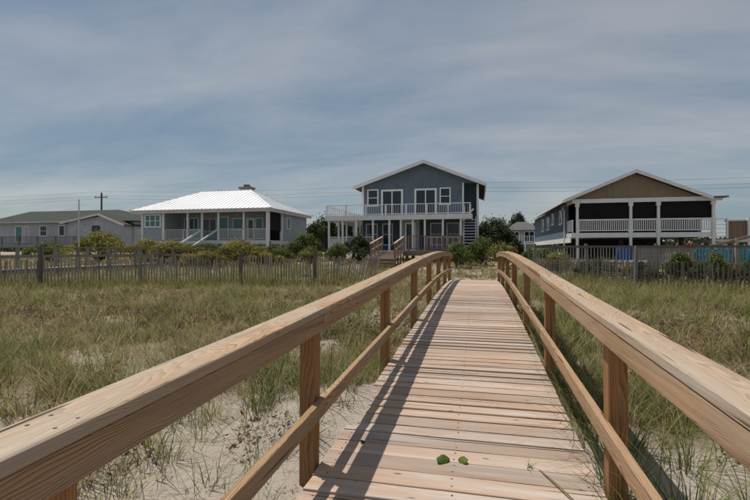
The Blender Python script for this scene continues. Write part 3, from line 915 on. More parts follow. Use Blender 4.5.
# neighbour's side deck and stair at the right edge
N = empty('side_deck', (15.5, 31, 0.3), 'brown walled raised deck with white rail right of the stilt house', 'deck')
part(N, 'deck_wall', 'old_wood', *[(14.75 + i * 0.3, 15.04 + i * 0.3, 31.5, 31.56, 1.9, 3.0) for i in range(12)])
part(N, 'deck_floor', 'offwhite', (13.95, 18.4, 31.3, 34, 1.75, 1.9))
rail_run(N, [(14.0, 31.3, 0), (14.7, 31.3, 0)], 1.95, 1.2, 9, 'white', bal=0, mids=(0.35, 0.6, 0.85))
part(N, 'cap_rail', 'offwhite', (14.7, 18.4, 31.4, 31.62, 3.0, 3.08))
for x in (14.05, 15.9, 18.2):
    part(N, 'post', 'white', (x - 0.08, x + 0.08, 31.35, 31.48, 0.1, 3.2))
Q = empty('wooden_stair', (13.8, 26, 0.3), 'tan wooden stair rail climbing toward the side deck', 'stairs')
m = MB(); m.bar((11.2, 26, 1.35), (15.4, 26, 2.55), 0.10, 0.12); m.bar((11.2, 26, 0.6), (15.4, 26, 1.75), 0.06, 0.22); m.build('stair_rail', 'old_wood', Q)
for i in range(4):
    x = 11.5 + i * 1.1
    part(Q, 'stair_post', 'plank', (x - 0.06, x + 0.06, 25.9, 25.99, 0.2, 1.55 + i * 0.315))
for i in range(10):
    x = 11.4 + i * 0.42; z = 0.55 + i * 0.118
    part(Q, 'tread', 'old_wood', (x, x + 0.36, 26.05, 27.1, z, z + 0.05))

# slatted yard fence behind the right dune fence
Y = empty('yard_fence', (7.3, 23, 0.3), 'grey slatted yard fence with dark top rail below the stilt house', 'fence')
x = 2.75
M['slat'] = wood('pale_slat_wood', (0.30, 0.28, 0.265), (0.18, 0.165, 0.155), (0.33, 0.325, 0.335), greyness=0.8, ring=18, hue=0.15, knots=False)
slat_mesh = chamfer_box('slat', 1.0, 0.09, 0.02, 0.002, 'slat', 0.001, 1)
thin_slat = chamfer_box('slat', 1.0, 0.045, 0.02, 0.002, 'slat', 0.001, 1)
while x < 12.6:
    board = 7.15 < x < 9.35
    inst('slat', slat_mesh if board else thin_slat, Y, (x - 7.3, 0, 0.93 - 0.3 + random.uniform(-0.015, 0.015)), (math.pi / 2, -math.pi / 2 + random.gauss(0, 0.012), random.uniform(-0.03, 0.03)))
    x += 0.103 if board else random.uniform(0.12, 0.16)
part(Y, 'top_rail', 'dark_post', (2.7, 12.7, 22.93, 22.985, 1.36, 1.46))
part(Y, 'bottom_rail', 'offwhite', (3.4, 7.6, 22.90, 22.985, 0.68, 0.78))
for x in (2.7, 5.0, 8.0, 9.45, 11.2, 12.6):
    part(Y, 'fence_post', 'plank' if x in (9.45, 11.2) else 'grey_wood', (x - 0.06, x + 0.06, 23.02, 23.14, 0.2, 1.55))
def cloth(name, label, x0, x1, z0, z1, y, mat, seed):
    nn, mm = 26, 10
    V = []; F = []
    for j in range(mm + 1):
        for i in range(nn + 1):
            xx = x0 + (x1 - x0) * i / nn; z = z1 + (z0 - z1) * j / mm
            w = 0.03 * math.sin(i * 1.3 + seed) * (0.3 + j / mm) + 0.02 * math.sin(i * 0.5 + j)
            V.append((xx, y - 0.05 + w, z - 0.02 * math.sin(i * 0.7 + seed)))
    for j in range(mm):
        for i in range(nn):
            a = j * (nn + 1) + i
            F.append((a, a + 1, a + nn + 2, a + nn + 1))
    me = bpy.data.meshes.new(name); me.from_pydata(V, [], F); me.materials.append(M[mat])
    o = bpy.data.objects.new(name, me); col.objects.link(o)
    md = o.modifiers.new('thick', 'SOLIDIFY'); md.thickness = 0.012
    return tag(o, label, 'cloth')
cloth('blue_tarp', 'bright blue tarp hung behind the slatted yard fence', 6.3, 7.03, 0.78, 1.40, 23.2, 'tarp', 4)['category'] = 'tarp'
cloth('beach_towel', 'narrower turquoise patterned cloth behind the yard fence beside the tan post', 9.52, 10.4, 0.74, 1.38, 23.22, 'turquoise', 1)
cloth('beach_towel', 'wide turquoise patterned cloth at the right end of the yard fence', 10.5, 12.5, 0.70, 1.40, 23.25, 'turquoise', 3)
cloth('red_cloth', 'small faded red cloth over the yard fence top rail', 9.15, 9.45, 1.47, 1.545, 22.9, 'red', 2)

# ------------------------------------------------------------------ low house far left
F_ = empty('bungalow', (-48, 44, 0.5), 'low pale blue bungalow with dark green-grey roof at the far left', 'house')
part(F_, 'wall', 'pale_blue', (-59, -38.3, 44.0, 52, 1.5, 4.60))
m = MB()
a0, a1, a2, a3 = (-60, 43.4, 4.58), (-37.6, 43.4, 4.58), (-37.6, 53, 4.58), (-60, 53, 4.58)
b0, b1 = (-58.2, 48.2, 6.35), (-44.2, 48.2, 6.35)
m.poly([a0, a1, a2, a3, b0, b1, dn(a0), dn(a1), dn(a2), dn(a3)], [(0, 1, 5, 4), (1, 2, 5), (2, 3, 4, 5), (3, 0, 4), (6, 9, 8, 7), (0, 6, 7, 1), (1, 7, 8, 2), (2, 8, 9, 3), (3, 9, 6, 0)])
m.build('roof', 'shingle_green', F_)
MB().prism_y([(-46.0, 1.5), (-38.5, 1.5), (-38.5, 4.05), (-41.4, 5.1), (-46.0, 4.45)], 42.6, 44.0).build('gable_wall', 'pale_blue', F_)
for a, b in (((-46.6, 4.30), (-41.4, 5.22)), ((-38.0, 3.96), (-41.4, 5.22))):
    m = MB(); m.prism_y([a, b, (b[0], b[1] + 0.1), (a[0], a[1] + 0.1)], 42.1, 46.5)
    rf = m.build('porch_roof', 'shingle_green', F_)
    m = MB(); m.prism_y([(a[0], a[1] - 0.1), (b[0], b[1] - 0.1), (b[0], b[1] + 0.12), (a[0], a[1] + 0.12)], 42.03, 42.097)
    m.build('rake_board', 'offwhite', rf)
win(F_, -55.3, -54.2, 2.2, 4.2, 44.0, 'door', pane='teal_pane')
win(F_, -54.0, -53.2, 2.2, 4.2, 44.0, 'door', pane='pale_blue', frame='white')
win(F_, -51.6, -50.5, 2.9, 4.2, 44.0, bars=(1, 2))
win(F_, -48.8, -47.9, 2.9, 4.2, 44.0)
win(F_, -42.6, -41.6, 2.9, 4.0, 42.6, bars=(1, 2), frame='interior')
part(F_, 'gutter', 'offwhite', (-60, -46.7, 43.3, 43.39, 4.50, 4.62))
part(F_, 'deck_floor', 'grey_wood', (-58, -38, 40.5, 42.0, 1.6, 1.75))
rail_run(F_, [(-58, 40.6, 0), (-38, 40.6, 0)], 1.75, 1.0, 2.5, 'dark_post', bal=0.25, bw=0.04)

# far cottage between the blue house and the stilt house
C = empty('far_cottage', (5.4, 62, 0.5), 'small distant cottage with grey hip roof and white balcony among trees', 'house')
part(C, 'wall', 'grey_blue', (3.9, 7.6, 62, 68, 0.6, 3.9))
m = MB(); e0, e1, e2, e3 = (3.3, 61.3, 3.85), (8.2, 61.3, 3.85), (8.2, 68.6, 3.85), (3.3, 68.6, 3.85); p0, p1 = (5.2, 64.3, 5.1), (6.4, 64.3, 5.1)
m.poly([e0, e1, e2, e3, p0, p1, dn(e0), dn(e1), dn(e2), dn(e3)], [(0, 1, 5, 4), (1, 2, 5), (2, 3, 4, 5), (3, 0, 4), (6, 9, 8, 7), (0, 6, 7, 1), (1, 7, 8, 2), (2, 8, 9, 3), (3, 9, 6, 0)])
m.build('roof', 'shingle_grey', C)
win(C, 4.2, 5.3, 2.6, 3.7, 62, bars=(2, 1)); win(C, 5.9, 7.2, 2.3, 3.7, 62, bars=(2, 1))
part(C, 'balcony_floor', 'white', (4.0, 7.7, 60.6, 61.99, 2.0, 2.15))
rail_run(C, [(4.0, 60.7, 0), (7.7, 60.7, 0)], 2.15, 0.9, 1.8, 'white', bal=0.3, bw=0.06)
for x in (4.1, 5.9, 7.6):
    part(C, 'balcony_post', 'white', (x - 0.08, x + 0.08, 60.65, 60.8, 0.3, 2.0))

# ------------------------------------------------------------------ neighbour's old boardwalk on the far left
O = empty('old_boardwalk', (-20.5, 18, 0.2), 'weathered grey boardwalk with plain railings behind the left sand fence', 'boardwalk')
bm_ = chamfer_box('plank', 1.5, 0.19, 0.04, 0.003, 'grey_wood', 0.001, 1)
y = 11.0
while y < 25:
    inst('plank', bm_, O, (0, y - 18, 0.38 - 0.2 + random.uniform(-0.004, 0.004)), (0, 0, random.uniform(-0.01, 0.01)))
    y += 0.2
for x in (-21.2, -19.8):
    m = MB(); m.bar((x, 11, 1.37), (x, 25, 1.37), 0.14, 0.05); m.bar((x, 11, 0.95), (x, 25, 0.95), 0.04, 0.13); r = m.build('railing', 'grey_wood', O)
    for i in range(8):
        yy = 11.1 + i * 1.95
        MB().box(x - 0.06, x + 0.06, yy - 0.06, yy + 0.06, -0.2, 1.34).build('railing_post', 'grey_wood', r)
    part(O, 'stringer', 'grey_wood', (x - 0.02, x + 0.02, 11, 25, 0.16, 0.355))
m = MB(); m.bar((-19.8, 25, 1.37), (-14.8, 26, 1.30), 0.14, 0.05); m.bar((-19.8, 25, 0.95), (-14.8, 26, 0.9), 0.04, 0.13); r = m.build('railing', 'grey_wood', O)
for i in range(3):
    MB().box(-19.0 + i * 2 - 0.06, -19.0 + i * 2 + 0.06, 25.1 + i * 0.4, 25.22 + i * 0.4, 0.0, 1.32).build('railing_post', 'grey_wood', r)

# ------------------------------------------------------------------ flagpole, utility poles, wires
fp = empty('flagpole', (-26.1, 25, 0.3), 'thin bare white flagpole by the mounded shrub', 'flagpole')
MB().tube([(-26.1, 25, 0.2), (-26.1, 25, 2.5), (-26.1, 25, 4.6)], [0.06, 0.05, 0.035], 8).build('pole', 'aluminium', fp)
MB().tube([(-26.1, 25, 4.58), (-26.1, 25, 4.62), (-26.1, 25, 4.68)], [0.03, 0.055, 0.02], 8).build('finial', 'aluminium', fp)
poles = [(-58.3, 'dark utility pole with crossarm above the bungalow roof'), (-5.0, 'dark utility pole behind the blue house')]
for px_, lab in poles:
    P = empty('utility_pole', (px_, 60, 0.4), lab, 'utility pole', 'utility poles along the road')
    MB().tube([(px_, 60, 0), (px_, 60, 10.35 if px_ < -20 else 7.2)], [0.17, 0.12], 8).build('pole', 'pole', P)
    if px_ < -20:
        part(P, 'crossarm', 'pole', (px_ - 1.2, px_ + 1.2, 59.85, 59.95, 9.55, 9.67))
        for dx in (-1.05, 0, 1.05):
            MB().tube([(px_ + dx, 59.9, 9.67), (px_ + dx, 59.9, 9.85)], [0.05, 0.03], 6).build('insulator', 'pole', P)
for zz_, lab, yy in ((10.55, 'topmost thin power line crossing the sky behind the houses', 60.0), (9.85, 'power line just below the topmost one behind the houses', 59.9), (9.45, 'lowest of the thin power lines crossing the sky behind the houses', 60.3)):
    pts = []
    for i in range(0, 241):
        X = -118 + i * 1.0
        span = 53.3
        ph = ((X + 58.3) % span) / span
        sag = 4 * ph * (1 - ph)
        slope = -0.006 * (X + 58)
        pts.append((X, yy, zz_ + slope - 0.5 * sag))
    o = MB().tube(pts[::3], 0.011, 4).build('power_line', 'wire')
    tag(o, lab, 'power line', 'power lines behind the houses')

# ------------------------------------------------------------------ vegetation
def blades(P, Hh, Wd, ang, lean, curl, colr, segs, tipdry=0.25):
    """P N,3 roots; returns verts, tris, colours for bent tapering blades"""
    N = len(P)
    dirv = np.stack([np.cos(ang), np.sin(ang)], 1)
    tw = ang + math.pi / 2 + rng.normal(0, 0.5, N)
    side = np.stack([np.cos(tw), np.sin(tw)], 1)
    vs = []; cs = []
    for k in range(segs + 1):
        t = k / segs
        hor = (lean * t + curl * t * t) * Hh
        z = Hh * (t - 0.38 * np.clip(curl, 0, 2) * t * t * t)
        c = P + np.concatenate([dirv * hor[:, None], z[:, None]], 1)
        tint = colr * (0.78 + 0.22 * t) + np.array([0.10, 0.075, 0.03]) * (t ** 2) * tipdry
        if k < segs:
            w = Wd * (1 - t) ** 0.6 * 0.5
            off = np.concatenate([side * w[:, None], np.zeros((N, 1))], 1)
            vs += [c - off, c + off]; cs += [tint, tint]
        else:
            vs.append(c); cs.append(tint)
    nvb = 2 * segs + 1
    V = np.stack(vs, 1).reshape(-1, 3); C_ = np.stack(cs, 1).reshape(-1, 3)
    tri = []
    for k in range(segs - 1):
        a = 2 * k
        tri += [(a, a + 1, a + 3), (a, a + 3, a + 2)]
    a = 2 * (segs - 1)
    tri.append((a, a + 1, a + 2))
    T = (np.arange(N)[:, None, None] * nvb + np.array(tri)[None]).reshape(-1, 3)
    return V, T, np.clip(C_, 0.005, 1)

GREEN = np.array([[0.150, 0.195, 0.038], [0.190, 0.245, 0.052], [0.235, 0.270, 0.075], [0.110, 0.150, 0.045]])
STRAW = np.array([[0.50, 0.41, 0.23], [0.42, 0.345, 0.19], [0.34, 0.275, 0.15]])
OLIVE = np.array([[0.30, 0.275, 0.09], [0.245, 0.25, 0.08], [0.34, 0.30, 0.12]])
BROWN = np.array([[0.25, 0.14, 0.085], [0.23, 0.155, 0.12], [0.155, 0.10, 0.075]])

def scatter(x0, x1, u0, u1, per_m2, nb, segs, hs, wd, seed, keep=None):
    """clumps of blades over a rectangle, thinned by veg_density"""
    n = int((x1 - x0) * (u1 - u0) * per_m2)
    cx = rng.uniform(x0, x1, n); cu = rng.uniform(u0, u1, n)
    ok = rng.uniform(0, 1, n) < veg_density(cx, cu)
    # keep only what the view (with room for a step aside) can hold
    dpt = -0.2231 * cx + 0.9748 * cu; rr = 0.9748 * cx + 0.2231 * cu
    ok &= (dpt > 0.3) & (np.abs(rr) < 0.92 * dpt + 2.0)
    if keep is not None:
        ok &= keep(cx, cu)
    cx, cu = cx[ok], cu[ok]; n = len(cx)
    tone = fbm(cx * 0.8 + 13, cu * 0.8, 61)
    tone2 = fbm(cx * 1.5 + 3, cu * 1.5, 66)
    r = rng.uniform(0, 1, n)
    g_ = sst(0.42, 0.58, tone); b_ = sst(0.50, 0.66, tone2)
    pg = 0.07 + 0.62 * g_ * (1 - 0.55 * b_)
    kind = np.where(r < pg, 0, np.where(r < pg + 0.20, 1, np.where(rng.uniform(0, 1, n) < 0.12 + 0.62 * b_, 3, 2)))
    pal = np.stack([GREEN[rng.integers(0, 4, n)], OLIVE[rng.integers(0, 3, n)], STRAW[rng.integers(0, 3, n)], BROWN[rng.integers(0, 3, n)]], 1)
    cc = pal[np.arange(n), kind] * rng.uniform(0.6, 1.3, (n, 1))
    hh = hs * np.array([1.05, 0.95, 0.8, 0.5])[kind] * rng.uniform(0.35, 1.45, n) * (0.75 + 0.5 * tone)
    cnt = rng.integers(int(nb * 0.6), int(nb * 1.4) + 1, n)
    idx = np.repeat(np.arange(n), cnt); N = len(idx)
    rad = rng.uniform(0, 1, N) ** 0.7 * rng.uniform(0.03, 0.13, n)[idx]
    a = rng.uniform(0, 2 * math.pi, N)
    px = cx[idx] + rad * np.cos(a); pu = cu[idx] + rad * np.sin(a)
    P = np.stack([px, pu, gz(px, pu) - 0.01], 1)
    H_ = hh[idx] * rng.uniform(0.45, 1.15, N)
    lean = rng.uniform(0.05, 0.75, N) + 0.25 * (kind[idx] == 3)
    curl = rng.uniform(0.0, 0.75, N)
    ang = a + rng.normal(0, 0.6, N)
    W_ = wd * rng.uniform(0.6, 1.4, N) * np.where(kind[idx] == 3, 1.7, 1.0)
    C_ = cc[idx] * rng.uniform(0.75, 1.25, (N, 1))
    # a share of dead blades in every clump
    dead = rng.uniform(0, 1, N) < 0.30
    C_ = np.where(dead[:, None], STRAW[rng.integers(0, 3, N)] * rng.uniform(0.7, 1.25, (N, 1)), C_)
    return blades(P, H_, W_, ang, lean, curl, C_, segs)

def join(parts):
    V = []; T = []; C_ = []; o = 0
    for v, t, c in parts:
        V.append(v); T.append(t + o); C_.append(c); o += len(v)
    return np.concatenate(V), np.concatenate(T), np.concatenate(C_)

def stuff(name, label, parts, cat='grass', mat='grass'):
    V, T, C_ = join(parts)
    o = bpy.data.objects.new(name, np_mesh(name, V, T, mat, C_))
    col.objects.link(o)
    return tag(o, label, cat, kind='stuff')

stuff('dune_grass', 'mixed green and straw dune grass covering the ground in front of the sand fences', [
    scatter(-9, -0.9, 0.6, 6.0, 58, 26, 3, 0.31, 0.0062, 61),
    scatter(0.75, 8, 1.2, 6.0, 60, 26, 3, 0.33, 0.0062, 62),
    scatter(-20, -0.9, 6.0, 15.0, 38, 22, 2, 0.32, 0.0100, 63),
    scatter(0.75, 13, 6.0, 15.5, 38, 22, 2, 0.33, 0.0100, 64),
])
def fence_feet(line, n, seed):
    r_ = np.random.default_rng(seed)
    P_ = []
    L_ = np.array(line, float); seg = np.linalg.norm(np.diff(L_, axis=0), axis=1); cum = np.concatenate([[0], np.cumsum(seg)])
    s_ = r_.uniform(0, cum[-1], n)
    x = np.interp(s_, cum, L_[:, 0]) + r_.normal(0, 0.22, n); u_ = np.interp(s_, cum, L_[:, 1]) + r_.normal(-0.15, 0.25, n)
    P_ = np.stack([x, u_, gz(x, u_) - 0.01], 1)
    pal = np.concatenate([GREEN, OLIVE, STRAW, OLIVE])
    cc = pal[r_.integers(0, len(pal), n)] * r_.uniform(0.7, 1.2, (n, 1))
    clump = 0.35 + 1.1 * fbm(x * 1.6, u_ * 1.6, 87)
    return blades(P_, clump * r_.uniform(0.2, 0.62, n), r_.uniform(0.007, 0.013, n), r_.uniform(0, 6.28, n), r_.uniform(0, 0.5, n), r_.uniform(0, 0.6, n), cc, 2)
stuff('fence_grass', 'taller grass growing through the feet of the sand fences', [fence_feet([(-17.6, 9.6), (-13.4, 11.5), (-10.8, 12.7), (-7.6, 13.5), (-5.35, 14.4), (-4.3, 16.2)], 11000, 1), fence_feet([(2.75, 19.2), (3.7, 17.0), (4.75, 15.4), (7.1, 14.0), (10.5, 13.0)], 8000, 2)])
stuff('back_dune_grass', 'straw and olive grass on the ground between the sand fences and the houses', [
    scatter(-34, 14, 15.0, 24.0, 16, 11, 2, 0.38, 0.020, 65),
    scatter(-40, 16, 24.0, 34.0, 8, 11, 2, 0.42, 0.030, 66),
])

def weeds(x0, x1, u0, u1, per_m2, nl, leaf, seed):
    """low leafy plants: loose mounds of small leaves"""
    r_ = np.random.default_rng(seed)
    n = int((x1 - x0) * (u1 - u0) * per_m2)
    cx = r_.uniform(x0, x1, n); cu = r_.uniform(u0, u1, n)
    dpt = -0.2231 * cx + 0.9748 * cu; rr_ = 0.9748 * cx + 0.2231 * cu
    ok = (r_.uniform(0, 1, n) < veg_density(cx, cu) * (0.22 + 0.78 * sst(0.42, 0.58, fbm(cx * 0.7 + 31, cu * 0.7, 71)))) & (dpt > 0.5) & (np.abs(rr_) < 0.92 * dpt + 2)
    cx, cu = cx[ok], cu[ok]; n = len(cx)
    idx = np.repeat(np.arange(n), nl); N = len(idx)
    a = r_.uniform(0, 6.2832, N); q = r_.uniform(0, 1, N) ** 0.6
    R_ = r_.uniform(0.07, 0.22, n)[idx]; Hq = r_.uniform(0.06, 0.24, n)[idx]
    x = cx[idx] + R_ * q * np.cos(a); u_ = cu[idx] + R_ * q * np.sin(a)
    c = np.stack([x, u_, gz(x, u_) + Hq * np.sqrt(np.maximum(0.05, 1 - q * q)) * r_.uniform(0.35, 1.1, N)], 1)
    t1 = np.stack([np.cos(a), np.sin(a), r_.uniform(-0.4, 0.8, N)], 1) + r_.normal(0, 0.4, (N, 3)); t1 /= np.linalg.norm(t1, axis=1)[:, None]
    t2 = np.cross(t1, r_.normal(0, 1, (N, 3))); t2 /= np.linalg.norm(t2, axis=1)[:, None]
    s_ = (leaf * r_.uniform(0.5, 1.4, N))[:, None]
    V = np.stack([c - t1 * s_, c + t2 * s_ * 0.38, c + t1 * s_, c - t2 * s_ * 0.38], 1).reshape(-1, 3)
    pal = np.array([[0.085, 0.12, 0.03], [0.15, 0.18, 0.05], [0.22, 0.12, 0.06], [0.26, 0.17, 0.10], [0.15, 0.105, 0.09], [0.19, 0.145, 0.115]])
    k_ = r_.integers(0, 6, n)
    cc = pal[k_][idx] * r_.uniform(0.65, 1.3, (N, 1))
    F_ = np.arange(N * 4).reshape(N, 4)
    T_ = np.concatenate([F_[:, [0, 1, 2]], F_[:, [0, 2, 3]]])
    return V, T_, np.repeat(cc, 4, axis=0)
stuff('dune_weeds', 'low rusty and green leafy weeds among the dune grass', [weeds(-9, -1, 1.5, 6, 34, 30, 0.019, 1), weeds(0.8, 8, 1.5, 6, 24, 30, 0.019, 2), weeds(-20, -1, 6, 15, 28, 26, 0.030, 3), weeds(0.8, 12, 6, 15, 24, 26, 0.030, 4)], 'weeds', 'leaf')

def litter(x0, x1, u0, u1, n, seed):
    r_ = np.random.default_rng(seed)
    x = r_.uniform(x0, x1, n); u_ = r_.uniform(u0, u1, n)
    ok = ((x < -0.92) | (x > 0.66)) & (r_.uniform(0, 1, n) < 0.25 + 0.75 * sst(0.4, 0.6, fbm(x * 2.2, u_ * 2.2, 7)))
    x, u_ = x[ok], u_[ok]; m_ = len(x)
    P = np.stack([x, u_, gz(x, u_) + 0.002], 1)
    cc = np.concatenate([STRAW * 0.7, BROWN * 0.6, BROWN * 0.4])[r_.integers(0, 9, m_)]
    return blades(P, r_.uniform(0.006, 0.022, m_), r_.uniform(0.0015, 0.005, m_), r_.uniform(0, 6.28, m_), r_.uniform(1.5, 6.0, m_), r_.uniform(-1, 1.5, m_), cc, 2)
stuff('dry_litter', 'bits of dry grass and stems lying on the pale sand by the boardwalk', [litter(-3.6, -0.9, 1.2, 5.0, 5200, 4), litter(0.66, 3.0, 1.2, 5.0, 3600, 5)], 'litter')

# single tufts on the bare sand beside the boardwalk
def tuft(x, u, n, h, spread, label, group, seed, pal=GREEN, w=0.0048, leanx=0.0):
    r_ = np.random.default_rng(seed)
    a = r_.uniform(0, 2 * math.pi, n)
    rad = r_.uniform(0, 1, n) ** 0.6 * spread
    px = x + rad * np.cos(a); pu = u + rad * np.sin(a)
    P = np.stack([px, pu, gz(px, pu) - 0.01], 1)
    P[:, 0] = np.where((x < 0) & (P[:, 0] > -0.90), -0.90 - r_.uniform(0, .1, n), P[:, 0])
    if x > 0:
        P[:, 0] = np.maximum(P[:, 0], 0.63)
    H_ = h * r_.uniform(0.4, 1.15, n)
    ang = a + r_.normal(0, 0.7, n)
    C_ = pal[r_.integers(0, len(pal), n)] * r_.uniform(0.7, 1.25, (n, 1))
    dead = r_.uniform(0, 1, n) < 0.2
    C_ = np.where(dead[:, None], STRAW[r_.integers(0, 3, n)] * 0.75, C_)
    V, T, CC = blades(P, H_, w * r_.uniform(0.6, 1.3, n), ang, r_.uniform(0.05, 0.5, n), r_.uniform(0.1, 0.9, n), C_, 5)
    z0 = g1(x, u)
    V = V - np.array([x, u, z0])
    o = bpy.data.objects.new('grass_tuft', np_mesh('grass_tuft', V, T, 'grass', CC))
    o.location = (x, u, z0)
    col.objects.link(o)
    return tag(o, label, 'grass tuft', group)
rr = random.Random(5)
LT = 'sparse green grass tuft growing from bare sand left of the boardwalk'
for (x, u, n, h) in [(-1.25, 2.5, 22, .30), (-1.55, 2.9, 26, .34), (-1.2, 3.05, 20, .26), (-1.9, 2.45, 24, .36), (-1.75, 3.4, 34, .36), (-1.3, 3.6, 34, .32), (-2.1, 3.0, 26, .34), (-2.3, 3.6, 36, .36),
                     (-1.05, 4.1, 40, .34), (-1.5, 4.2, 46, .36), (-1.95, 4.1, 40, .36), (-1.45, 2.15, 16, .26), (-1.8, 2.0, 18, .30), (-2.25, 2.1, 22, .32), (-1.12, 4.7, 46, .36), (-1.35, 5.2, 50, .36), (-1.1, 5.9, 44, .34), (-2.5, 2.7, 26, .3), (-1.08, 2.0, 10, .18), (-1.62, 3.75, 30, .36)]:
    tuft(x + rr.uniform(-.05, .05), u + rr.uniform(-.05, .05), int(n * 1.7), h * 1.1, rr.uniform(0.07, 0.16), LT, 'grass tufts on the left sand', rr.randint(0, 99999))
RT = 'long green grass tuft leaning beside the right edge of the boardwalk'
for (x, u, n, h) in [(0.78, 1.95, 40, .42), (0.80, 2.35, 34, .46), (0.95, 2.2, 44, .50), (1.15, 2.05, 44, .50), (1.3, 2.45, 40, .46), (0.80, 2.75, 46, .46), (0.92, 3.1, 44, .44), (0.78, 3.3, 44, .40), (0.82, 3.8, 48, .40), (1.2, 3.0, 44, .44), (1.6, 2.6, 40, .40), (1.5, 3.2, 44, .42),
                     (0.80, 4.3, 44, .36), (1.1, 3.7, 48, .40), (0.78, 4.9, 40, .34), (1.0, 4.6, 44, .36), (1.45, 3.8, 46, .40), (0.78, 5.6, 40, .32), (1.9, 3.0, 40, .38), (1.0, 1.75, 40, .44), (1.4, 1.9, 36, .42), (0.70, 2.1, 22, .34), (0.70, 2.6, 24, .34)]:
    tuft(x + rr.uniform(-.04, .04), u + rr.uniform(-.05, .05), int(n * 1.5), h * 1.05, rr.uniform(0.08, 0.15), RT, 'grass tufts along the right deck edge', rr.randint(0, 99999), w=0.006)

# shrubs and trees: leaf clumps through the volume of several lobes
SH = {'dark': np.array([[0.044, 0.064, 0.024], [0.058, 0.082, 0.028], [0.075, 0.096, 0.034]]),
      'green': np.array([[0.095, 0.130, 0.035], [0.125, 0.165, 0.042], [0.165, 0.190, 0.055]]),
      'yellow': np.array([[0.25, 0.235, 0.05], [0.19, 0.205, 0.048], [0.30, 0.26, 0.065], [0.17, 0.11, 0.05]]),
      'far': np.array([[0.040, 0.054, 0.030], [0.054, 0.068, 0.035], [0.064, 0.078, 0.042]])}
def bush(name, label, cat, group, x0, x1, u, zt, zb, kind, n=2600, leaf=0.09, depth=None, seed=0, trunk=0.0, lobes=15):
    r_ = np.random.default_rng(1000 + seed)
    cx = (x0 + x1) / 2; rx = (x1 - x0) / 2; ry = depth if depth else max(0.6, rx * 0.8)
    z0 = g1(cx, u)
    root = empty(name, (cx, u, z0), label, cat, group)
    base = z0 + trunk
    hz = (zt - base)
    # lobes
    lc = []
    for i in range(lobes):
        a = r_.uniform(0, 2 * math.pi); q = r_.uniform(0.1, 0.82)
        lx = cx + rx * q * math.cos(a); ly = u + ry * q * math.sin(a)
        top = 1 - 0.55 * q * r_.uniform(0.5, 1.2)
        lr = r_.uniform(0.16, 0.40)
        lz = base + hz * max(0.25, top - lr * 0.8) * r_.uniform(0.72, 1.0)
        lc.append((lx, ly, lz, lr))
    lc.append((cx, u, base + hz * 0.55, 0.46))
    V = []; C_ = []
    lc = np.array(lc)
    pick = r_.integers(0, len(lc), n)
    d = r_.normal(0, 1, (n, 3)); d /= np.linalg.norm(d, axis=1)[:, None]
    d[:, 2] = np.where(r_.uniform(0, 1, n) < 0.65, np.abs(d[:, 2]), d[:, 2])
    rad = np.where(r_.uniform(0, 1, n) < 0.12, r_.uniform(0.95, 1.38, n), r_.uniform(0.5, 1.08, n) ** 0.8)
    L = lc[pick]
    c = L[:, :3] + d * rad[:, None] * np.stack([L[:, 3] * rx, L[:, 3] * ry, L[:, 3] * hz * 0.9], 1)
    c[:, 2] = np.maximum(c[:, 2], z0 + 0.02)
    # leaf sprays: small quads tilted about the outward normal
    nrm = d + r_.normal(0, 0.55, (n, 3)); nrm /= np.linalg.norm(nrm, axis=1)[:, None]
    t1 = np.cross(nrm, r_.normal(0, 1, (n, 3))); t1 /= np.linalg.norm(t1, axis=1)[:, None]
    t2 = np.cross(nrm, t1)
    s = leaf * r_.uniform(0.5, 1.35, n)[:, None]
    ca, cb_, cc_, cd = c - t1 * s, c + t2 * s * 0.45, c + t1 * s, c - t2 * s * 0.45
    V = np.stack([ca, cb_, cc_, cd], 1).reshape(-1, 3) - np.array([cx, u, z0])
    pal = SH[kind]
    lobe_tone = r_.uniform(0.7, 1.3, len(lc))[pick]
    lobe_col = r_.integers(0, len(pal), len(lc))[pick]
    mixc = np.where((r_.uniform(0, 1, n) < 0.6)[:, None], pal[lobe_col], pal[r_.integers(0, len(pal), n)])
    leafc = mixc * (lobe_tone * r_.uniform(0.75, 1.25, n))[:, None]
    C_ = np.repeat(leafc, 4, axis=0)
    Fq = np.arange(n * 4).reshape(n, 4)
    me = np_mesh('crown' if trunk else 'foliage', V, Fq, 'leaf', C_)
    o = bpy.data.objects.new('crown' if trunk else 'foliage', me); col.objects.link(o); o.parent = root
    m = MB()
    k = max(0.03, 0.05 * rx)
    if trunk:
        m.tube([(cx, u, z0 - 0.1), (cx + 0.1 * rx, u, base + hz * 0.3), (cx, u, base + hz * 0.7)], [k * 1.6, k * 1.2, k * 0.4], 7)
    for (lx, ly, lz, lr) in lc[:6]:
        m.tube([(cx, u, z0 + trunk * 0.7), ((cx + lx) / 2, (u + ly) / 2, (z0 + trunk + lz) / 2), (lx, ly, lz)], [k, k * 0.7, k * 0.25], 5)
    m.build('trunk' if trunk else 'stem', 'bark', root)
    return root

